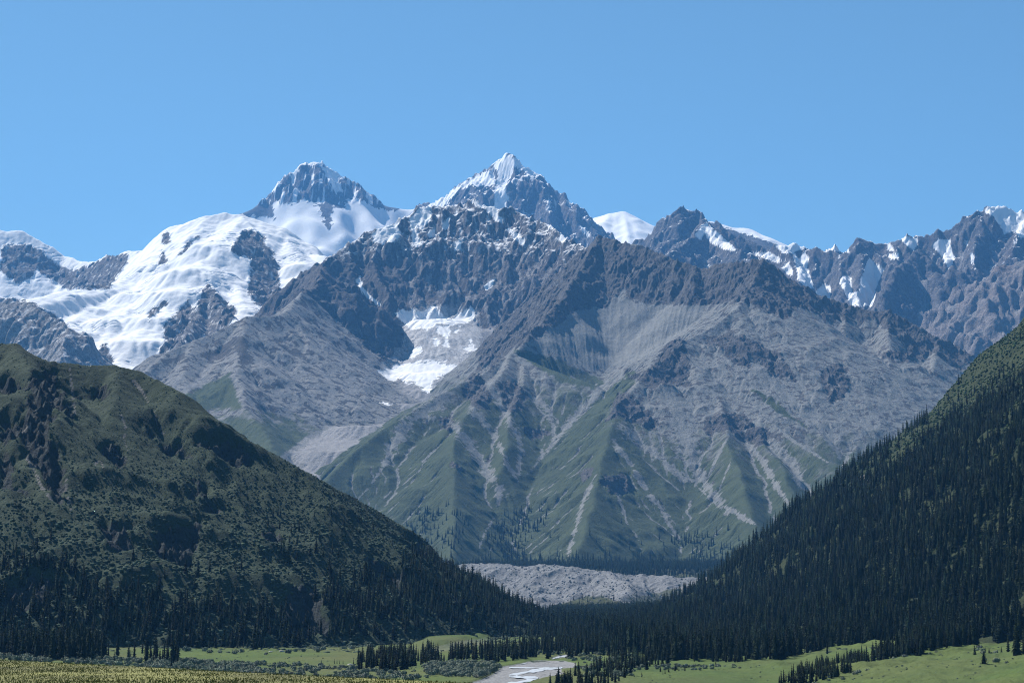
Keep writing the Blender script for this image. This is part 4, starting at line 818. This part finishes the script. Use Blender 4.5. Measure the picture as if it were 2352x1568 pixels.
    for poly, n, h0, h1, zn, wf in [
        ([(1060,1446),(1200,1425),(1330,1412),(1520,1410),(1600,1450),(1560,1500),(1470,1510),(1400,1478),(1340,1462),(1220,1458),(1130,1452)], 1500, 12, 22, 2, .95),
        ([(1330,1462),(1400,1478),(1470,1510),(1420,1515),(1350,1494),(1300,1480)], 120, 8, 14, 2, 1.2),
        ([(-20,1486),(80,1488),(230,1498),(245,1518),(130,1518),(0,1508)], 170, 11, 18, 4, 1.0), ([(236,1500),(300,1505),(430,1515),(420,1530),(240,1522)], 22, 8, 15, 4, 1.1),
        ([(818,1520),(880,1508),(986,1498),(1010,1514),(902,1545),(824,1540)], 190, 6, 11, 5, 1.35), ([(986,1512),(1040,1512),(1040,1528),(980,1530)], 30, 4, 8, 5, 1.4),
        ([(1030,1503),(1194,1490),(1215,1480),(1330,1468),(1400,1490),(1330,1512),(1210,1512),(1150,1522),(1035,1516)], 420, 7, 12, 6, 1.25),
        ([(1340,1545),(1400,1520),(1460,1530),(1440,1568),(1260,1590),(1260,1568)], 110, 4, 8, 7, 1.5), ([(1400,1500),(1480,1515),(1560,1520),(1480,1540),(1410,1525)], 60, 5, 10, 7, 1.3),
        ([(1830,1580),(1955,1545),(2000,1522),(1985,1505),(1880,1532),(1780,1568)], 300, 3.5, 7.5, 9, 1.5), ([(1990,1525),(2060,1512),(2120,1503),(2110,1484),(2030,1494)], 170, 6, 11, 9, 1.3), ([(2060,1504),(2130,1502),(2243,1486),(2250,1466),(2120,1478)], 180, 9, 15, 9, 1.2), ([(1400,1545),(1560,1530),(1600,1540),(1450,1560)], 14, 2, 4, 7, 1.7)]:
        p, h, w_ = patch(poly, n, h0, h1, zn, wf); addn_(p, h, w_, zn)
    for a in [(327,1500,32,4,1.5),(393,1538,36,4,1.3),(352,1519,30,4,1.1),(366,1519,30,4,1.2),(378,1521,26,4,1.2),(300,1516,28,4),(233,1523,44,4,1.0),(262,1521,30,4),(738,1525,14,5,1.8),(768,1524,15,5),(774,1524,14,5),(780,1525,13,5),(788,1524,12,5),(756,1536,16,5,1.9),(828,1540,26,5),
              (812,1526,18,5),(1423,1543,28,7,1.5),(1438,1526,36,7,1.3),(1475,1529,34,7,1.4),(1452,1522,30,8,1.2),(1530,1520,18,8,1.7),(1562,1513,20,8,1.6),(1644,1528,16,8,1.7),(2239,1507,30,10,2.3),(2260,1526,36,10,2.6),(2272,1501,20,10,2.0),(2263,1499,20,10,1.5),(2300,1500,20,10,2.0),(2336,1505,84,10,1.3),
              (2316,1500,52,10,.9),(2352,1502,70,10,1.0),(2112,1507,26,8,1.6),(2210,1440,46,8),(1990,1500,22,8,1.6),(1760,1512,26,8),(1800,1508,30,8),(1900,1500,34,8),(1200,1508,14,6),(1292,1478,20,11),(1302,1478,22,11),(1316,1480,18,11),(1330,1478,20,11)]: near(*a)
    P_ = np.concatenate([t[0] for t in TP]); H_ = np.concatenate([t[1] for t in TP]); W_ = np.concatenate([t[2] for t in TP]); Z_ = np.concatenate([t[3] for t in TP])
    P_[:, 2] -= .3; U, V = proj(P_[:, 0], P_[:, 1], P_[:, 2]); ap = H_ * F / P_[:, 1]
    # which of them show largest: near to far, columns already covered by nearer crowns do not count
    order = np.argsort(P_[:, 1]); cov = np.full(2700, 9999.0); vis = np.zeros(len(P_))
    for i in order:
        c = int(U[i]) + 150
        if c < 5 or c > 2690: continue
        top = V[i] - ap[i]; hw = max(1, int(ap[i] * .07)); cv = cov[c - hw:c + hw + 1]; vis[i] = np.clip(np.mean(cv) - top, 0, ap[i]); cov[c - hw:c + hw + 1] = np.minimum(cv, top + ap[i] * .12)
    score = np.where((U > 3) & (U < 2349) & (V - ap * .4 < 1568) & (vis > ap * .45), ap, 0)
    # a tree standing free of others is picked before the deep forest
    best = np.argsort(-score)[:300]; ind = np.zeros(len(P_), bool); ind[best] = True
    tmf = simple_mat('spruce_needles', (.012, .021, .013), .9, .04, attr=True); bark = simple_mat('spruce_bark', (.09, .065, .045), .9, .1)
    far_t = [spruce(300 + i, 7, 6, .135) for i in range(5)]; mid_t = [spruce(320 + i, 11, 8, .145) for i in range(5)]
    def tints(n): b = .45 + 1.5 * rs.rand(n, 1) ** 1.8; return np.clip(np.concatenate([b * (.8 + .5 * rs.rand(n, 1)), b, b * (.8 + .4 * rs.rand(n, 1))], 1), 0, 2)
    k = ~ind & (ap < 36); scatter_mesh('distant_spruce_forest', far_t, P_[k], H_[k], H_[k] * W_[k], tints(k.sum()), tmf, 'dense dark spruce forest covering the lower slopes on both sides', 'forest')
    k = ~ind & (ap >= 36); scatter_mesh('spruce_forest', mid_t, P_[k], H_[k], H_[k] * W_[k], tints(k.sum()), tmf, 'tall slender spruces massed on the near slopes behind the front trees', 'forest')
    print('TREES', len(P_), 'near mass', k.sum(), 'smallest individual px', ap[best].min())
    one = np.ones
    protos = []
    for i in range(6):
        tv, tf = spruce(400 + i, 20, 10, .14 + .012 * (i % 3)); crown = mesh_np('crown', tv, tf, tmf, np.tile([[.8 + .12 * i, .85 + .09 * i, .8 + .08 * (i % 4), 1]], (len(tv), 1)), link=False)
        a = np.arange(6) * 6.283 / 6; tv = np.concatenate([np.stack([.014 * np.cos(a), .014 * np.sin(a), 0 * a - .02], -1), np.stack([.006 * np.cos(a), .006 * np.sin(a), 0 * a + .7], -1)]); tf = np.array([(j, (j + 1) % 6, 6 + (j + 1) % 6, 6 + j) for j in range(6)])
        protos.append((crown, mesh_np('trunk', tv, tf, bark, link=False)))
    def segment(z, u):
        if z == 1:
            for k, (lim, nm) in enumerate([(1560, 'where the right forest meets the river'), (1720, 'on the forest edge right of the river scrub'), (1860, 'on the forest edge over the middle meadow'), (2000, 'on the forest edge left of the diagonal row'), (2120, 'in the right forest behind the diagonal row'), (2240, 'in the right forest left of the lone spruces'), (9999, 'in the right forest at the frame edge')]):
                if u < lim: return k, nm
        if z == 0:
            for k, (lim, nm) in enumerate([(120, 'in the left forest at the frame edge'), (260, 'in the left forest over the spruce row'), (420, 'in the left forest where the meadow begins'), (620, 'in the left forest over the meadow'), (830, 'in the left forest over the rock knob'), (9999, 'on the wooded nose of the left hill')]):
                if u < lim: return k, nm
        return 0, ZONES[z]
    zi = {z: [i for i in best if Z_[i] == z] for z in set(Z_[best])}
    for z, ids in zi.items():
        ids = sorted(ids, key=lambda i: U[i]); tall = max(ids, key=lambda i: ap[i]); low = min(ids, key=lambda i: ap[i]); near_ = min(ids, key=lambda i: P_[i, 1])
        for j, i in enumerate(ids):
            r_ = bpy.data.objects.new('spruce_tree', None); COL.objects.link(r_); r_.location = P_[i]; r_.rotation_euler = (0, 0, rs.rand() * 6.28); r_.scale = (H_[i] * W_[i], H_[i] * W_[i], H_[i]); r_.empty_display_size = .1
            c_, t_ = protos[rs.randint(6)]
            for nm, me in (('crown', c_), ('trunk', t_)):
                o = bpy.data.objects.new(nm, me); COL.objects.link(o); o.parent = r_
            fat = 'broad' if W_[i] > 1.35 else 'slender'
            size = 'tall' if ap[i] > np.median(ap[ids]) else 'shorter'
            if len(ids) == 1: lb = 'single dark green spruce ' + ZONES[z]
            elif i == tall: lb = 'tallest %s spruce of all %s' % (fat, ZONES[z])
            else:
                sg, se = segment(z, U[i]); same = [q for q in ids if segment(z, U[q])[0] == sg and q != tall]; o_ = same.index(i)
                lb = '%s %s spruce, %s from left %s' % (size, fat, ORD(o_), se)
            r_['label'] = lb; r_['category'] = 'spruce tree'; r_['group'] = 'spruces ' + ZONES[z]
# ---- shrubs
if want('B'):
    bm_ = simple_mat('willow_leaves', (.165, .20, .15), .9, .15, attr=True); sm_ = simple_mat('scrub_leaves', (.068, .094, .066), .9, .05, attr=True); stem = simple_mat('shrub_stem', (.10, .08, .06))
    BP = []
    for poly, n, r0, r1, z in [([(-20,1503),(131,1512),(240,1513),(420,1517),(600,1530),(600,1556),(330,1535),(150,1524),(0,1515)], 520, 1.2, 2.6, 0), ([(420,1519),(640,1524),(860,1538),(1000,1542),(980,1564),(600,1558)], 260, 1.2, 2.4, 1), ([(975,1528),(1050,1522),(1138,1526),(1150,1545),(1100,1556),(985,1552)], 210, 1.6, 2.8, 2),
                                ([(380,1490),(600,1500),(830,1484),(1000,1462),(1000,1466),(830,1490),(600,1504),(400,1498)], 60, 1.6, 3.0, 3), ([(1200,1500),(1400,1490),(1500,1525),(1430,1560),(1340,1568),(1320,1530),(1300,1508)], 160, 1.2, 2.2, 4),
                                ([(1500,1525),(1700,1528),(1700,1534),(1500,1540)], 60, .9, 1.8, 5), ([(1840,1575),(1955,1542),(2060,1510),(2250,1484),(2250,1488),(2060,1516),(1960,1552),(1860,1590)], 90, 1.0, 2.0, 5), ([(2230,1480),(2320,1500),(2330,1530),(2260,1520)], 16, 1.0, 2.2, 6), ([(2230,1470),(2352,1440),(2352,1450),(2240,1478)], 24, 2.4, 4.0, 6), ([(1480,1568),(1560,1530),(2000,1510),(2352,1475),(2352,1590),(1480,1590)], 420, .25, .7, 5), ([(300,1500),(600,1505),(1000,1490),(980,1545),(400,1530)], 120, .3, .8, 3)]:
        pw = np.array([on_ground(a, b)[:2] for a, b in poly]); lo_, hi_ = pw.min(0), pw.max(0); x = lo_[0] + (hi_[0] - lo_[0]) * rs.rand(n * 8); y = lo_[1] + (hi_[1] - lo_[1]) * rs.rand(n * 8); k = inside(x, y, pw) & (rs.rand(n * 8) < ss(fbm(x / 12, y / 22, 3, seed=219), -.5, .3)); x, y = x[k][:n], y[k][:n]
        u, v = proj(x, y, plane_z(y)); k = ~(inside(u, v, BED) | inside(u, v, BED2)); x, y = x[k], y[k]; BP.append((np.stack([x, y, floor_z(x, y) - .2], -1), r0 + (r1 - r0) * rs.rand(len(x)), np.full(len(x), z)))
    Pb = np.concatenate([b[0] for b in BP]); Rb = np.concatenate([b[1] for b in BP]); Zb = np.concatenate([b[2] for b in BP]); Ub, Vb = proj(Pb[:, 0], Pb[:, 1], Pb[:, 2]); ab = Rb * F / Pb[:, 1]
    sc_ = np.where((Ub > 3) & (Ub < 2349) & (Vb < 1560) & ~((Ub < 1180) & (Vb > 1510 + Ub * .049)), ab, 0); bi = np.argsort(-sc_)[:220]; indb = np.zeros(len(Pb), bool); indb[bi] = True
    bt = [bush(500 + i, 5, 26) for i in range(4)]
    tb = np.clip(.75 + .5 * rs.rand(len(Pb), 1) + .12 * (rs.rand(len(Pb), 3) - .5), 0, 2)
    k = ~indb; scatter_mesh('low_scrub', bt, Pb[k], Rb[k] * 1.1, Rb[k], tb[k], bm_, 'grey green willow scrub massed along the valley floor', 'scrub')
    pb = []
    for i in range(5):
        tv, tf = bush(520 + i, 6, 60); me = mesh_np('foliage', tv, tf, bm_, np.tile([[.8 + .1 * i, .85 + .08 * i, .9 + .05 * i, 1]], (len(tv), 1)), link=False)
        co = []; fa = []
        for q in range(5):
            a = q * 1.256 + i; kx = len(co); co += [(.05 * math.cos(a), .05 * math.sin(a), -.05), (.05 * math.cos(a + 1), .05 * math.sin(a + 1), -.05), (.05 * math.cos(a + 2), .05 * math.sin(a + 2), -.02), (.35 * math.cos(a), .35 * math.sin(a), .5)]; fa += [(kx, kx + 1, kx + 3), (kx + 1, kx + 2, kx + 3), (kx + 2, kx, kx + 3)]
        pb.append((me, mesh_np('stems', np.array(co), np.array(fa), stem, link=False)))
    ZB = ['in the scrub strip beyond the near meadow', 'on rough turf above the near meadow edge', 'in the thicket left of the river gravel', 'at the upper edge of the left meadow', 'beside the river on the right bank', 'along the right meadow', 'by the lone spruces on the right']
    for z in set(Zb[bi]):
        ids = sorted([i for i in bi if Zb[i] == z], key=lambda i: Ub[i]); big = max(ids, key=lambda i: ab[i])
        for j, i in enumerate(ids):
            r_ = bpy.data.objects.new('willow_shrub', None); COL.objects.link(r_); r_.location = Pb[i]; r_.rotation_euler = (0, 0, rs.rand() * 6.28); r_.scale = (Rb[i], Rb[i], Rb[i] * (.95 + .35 * rs.rand())); f_, s_ = pb[rs.randint(5)]
            for nm, me in (('foliage', f_), ('stems', s_)):
                o = bpy.data.objects.new(nm, me); COL.objects.link(o); o.parent = r_
            lb = ('largest rounded grey green shrub ' if i == big else '%s rounded shrub, %s from left ' % ('large' if ab[i] > np.median(ab[ids]) else 'small', ORD(j))) + ZB[z]
            r_['label'] = lb; r_['category'] = 'shrub'; r_['group'] = 'shrubs ' + ZB[z]
    # scrub on the hillsides
    lt = [lump(600 + i) for i in range(5)]
    def dsl(u, v, x, y):
        g = LB.at(LB.grass, x, y); return ss(g, .5, .9) * (.25 + .6 * ss(v, 950, 1100)) * ss(fbm(x / 16, y / 16, 3, seed=221), -.8, .0) * (v < 1500)
    p1, u1, v1 = pick(LB, dsl, 2.9)
    def dsr(u, v, x, y): return (.75 - .45 * ss(v, 1050, 1200)) * ss(fbm(x / 16, y / 16, 3, seed=223), -.8, .1) * (v < np.interp(u, [1400, 1500, 1900, 2352], [1470, 1520, 1490, 1460]))
    p2, u2, v2 = pick(RB, dsr, 4.0)
    p = np.concatenate([p1, p2]); n = len(p); p[:, 2] -= .1; r_ = np.where(np.arange(n) < len(p1), (.45 + .55 * ss(np.concatenate([v1, v2]), 950, 1300)) * (.65 + 1.2 * rs.rand(n) ** 2), .9 + 1.0 * rs.rand(n)); b = .7 + .6 * rs.rand(n, 1); gn = .8 + .4 * ss(fbm(p[:, 0] / 25, p[:, 1] / 25, 2, seed=225), -.5, .5)[:, None]
    tc_ = b * gn * np.array([[1, 1, 1]]); tc_[len(p1):] *= np.array([[.60, .74, .45]])
    scatter_mesh('hillside_scrub', lt, p, r_ * 1.0, r_ * 1.25, tc_, sm_, 'grey green juniper and willow scrub carpeting the hillsides', 'scrub')
    print('SCRUB', n, len(Pb))
    # loose rubble on the moraine face and pale boulders on the meadow
    if want('O'):
        k = rs.rand(40000); x = -400 + 1000 * rs.rand(20000); y = 3300 + 1000 * rs.rand(20000); z = MB_.sample(x, y); s_ = MB_.at(MB_.scree, x, y); kk = (s_ > .6) & (z > 4); x, y, z = x[kk], y[kk], z[kk]; n = len(x); rr = .5 + 2.0 * rs.rand(n) ** 4; bb = .6 + .5 * rs.rand(n, 1)
        rm = simple_mat('rubble_stone', (.25, .255, .265), attr=True); scatter_mesh('moraine_boulders', lt, np.stack([x, y, z], -1), rr, rr * 1.2, np.repeat(bb, 3, 1), rm, 'grey boulders strewn over the moraine wall', 'rubble')
    rm2 = simple_mat('pale_stone', (.5, .5, .48), noise=.8)
    for (u, v, r) in [(622,1497,1.0),(648,1496,1.3),(662,1494,.9),(806,1527,1.2),(2087,1481,.8)]:
        X, Y, Z = on_ground(u, v); tv, tf = lump(int(u)); o = mesh_np('boulder', tv * r, tf, rm2); o.location = (X, Y, float(floor_z(np.float64(X), np.float64(Y)))); o.scale = (1.5, 1.2, .8)
        o['category'] = 'boulder'; o['group'] = 'pale boulders on the meadows'; o['label'] = 'pale boulder ' + {622: 'leftmost of three at the forest edge of the left meadow', 648: 'biggest of three at the forest edge of the left meadow', 662: 'rightmost of three at the forest edge of the left meadow', 806: 'right of the small spruces below the left meadow', 2087: 'by the spruces behind the right meadow'}[u]
# ------------------------------------------------------------------ the air
if want('Z'):
    vm = bpy.data.materials.new('haze_air'); vm.use_nodes = True; n = vm.node_tree; n.nodes.remove(n.nodes['Principled BSDF'])
    v = n.nodes.new('ShaderNodeVolumePrincipled'); v.inputs['Color'].default_value = (.14, .45, 1, 1); v.inputs['Density'].default_value = 2.7e-5; v.inputs['Anisotropy'].default_value = 0
    n.links.new(v.outputs[0], n.nodes['Material Output'].inputs['Volume'])
    a = [(x, y, z) for x in (-9000, 9000) for y in (-2000, 22000) for z in (-80, 4600)]
    me = bpy.data.meshes.new('haze'); me.from_pydata(a, [], [(0, 1, 3, 2), (4, 6, 7, 5), (0, 4, 5, 1), (2, 3, 7, 6), (0, 2, 6, 4), (1, 5, 7, 3)]); me.materials.append(vm)
    o = bpy.data.objects.new('haze', me); COL.objects.link(o); o['kind'] = 'stuff'; o['label'] = 'thin blue mountain haze between the near slopes and far peaks'
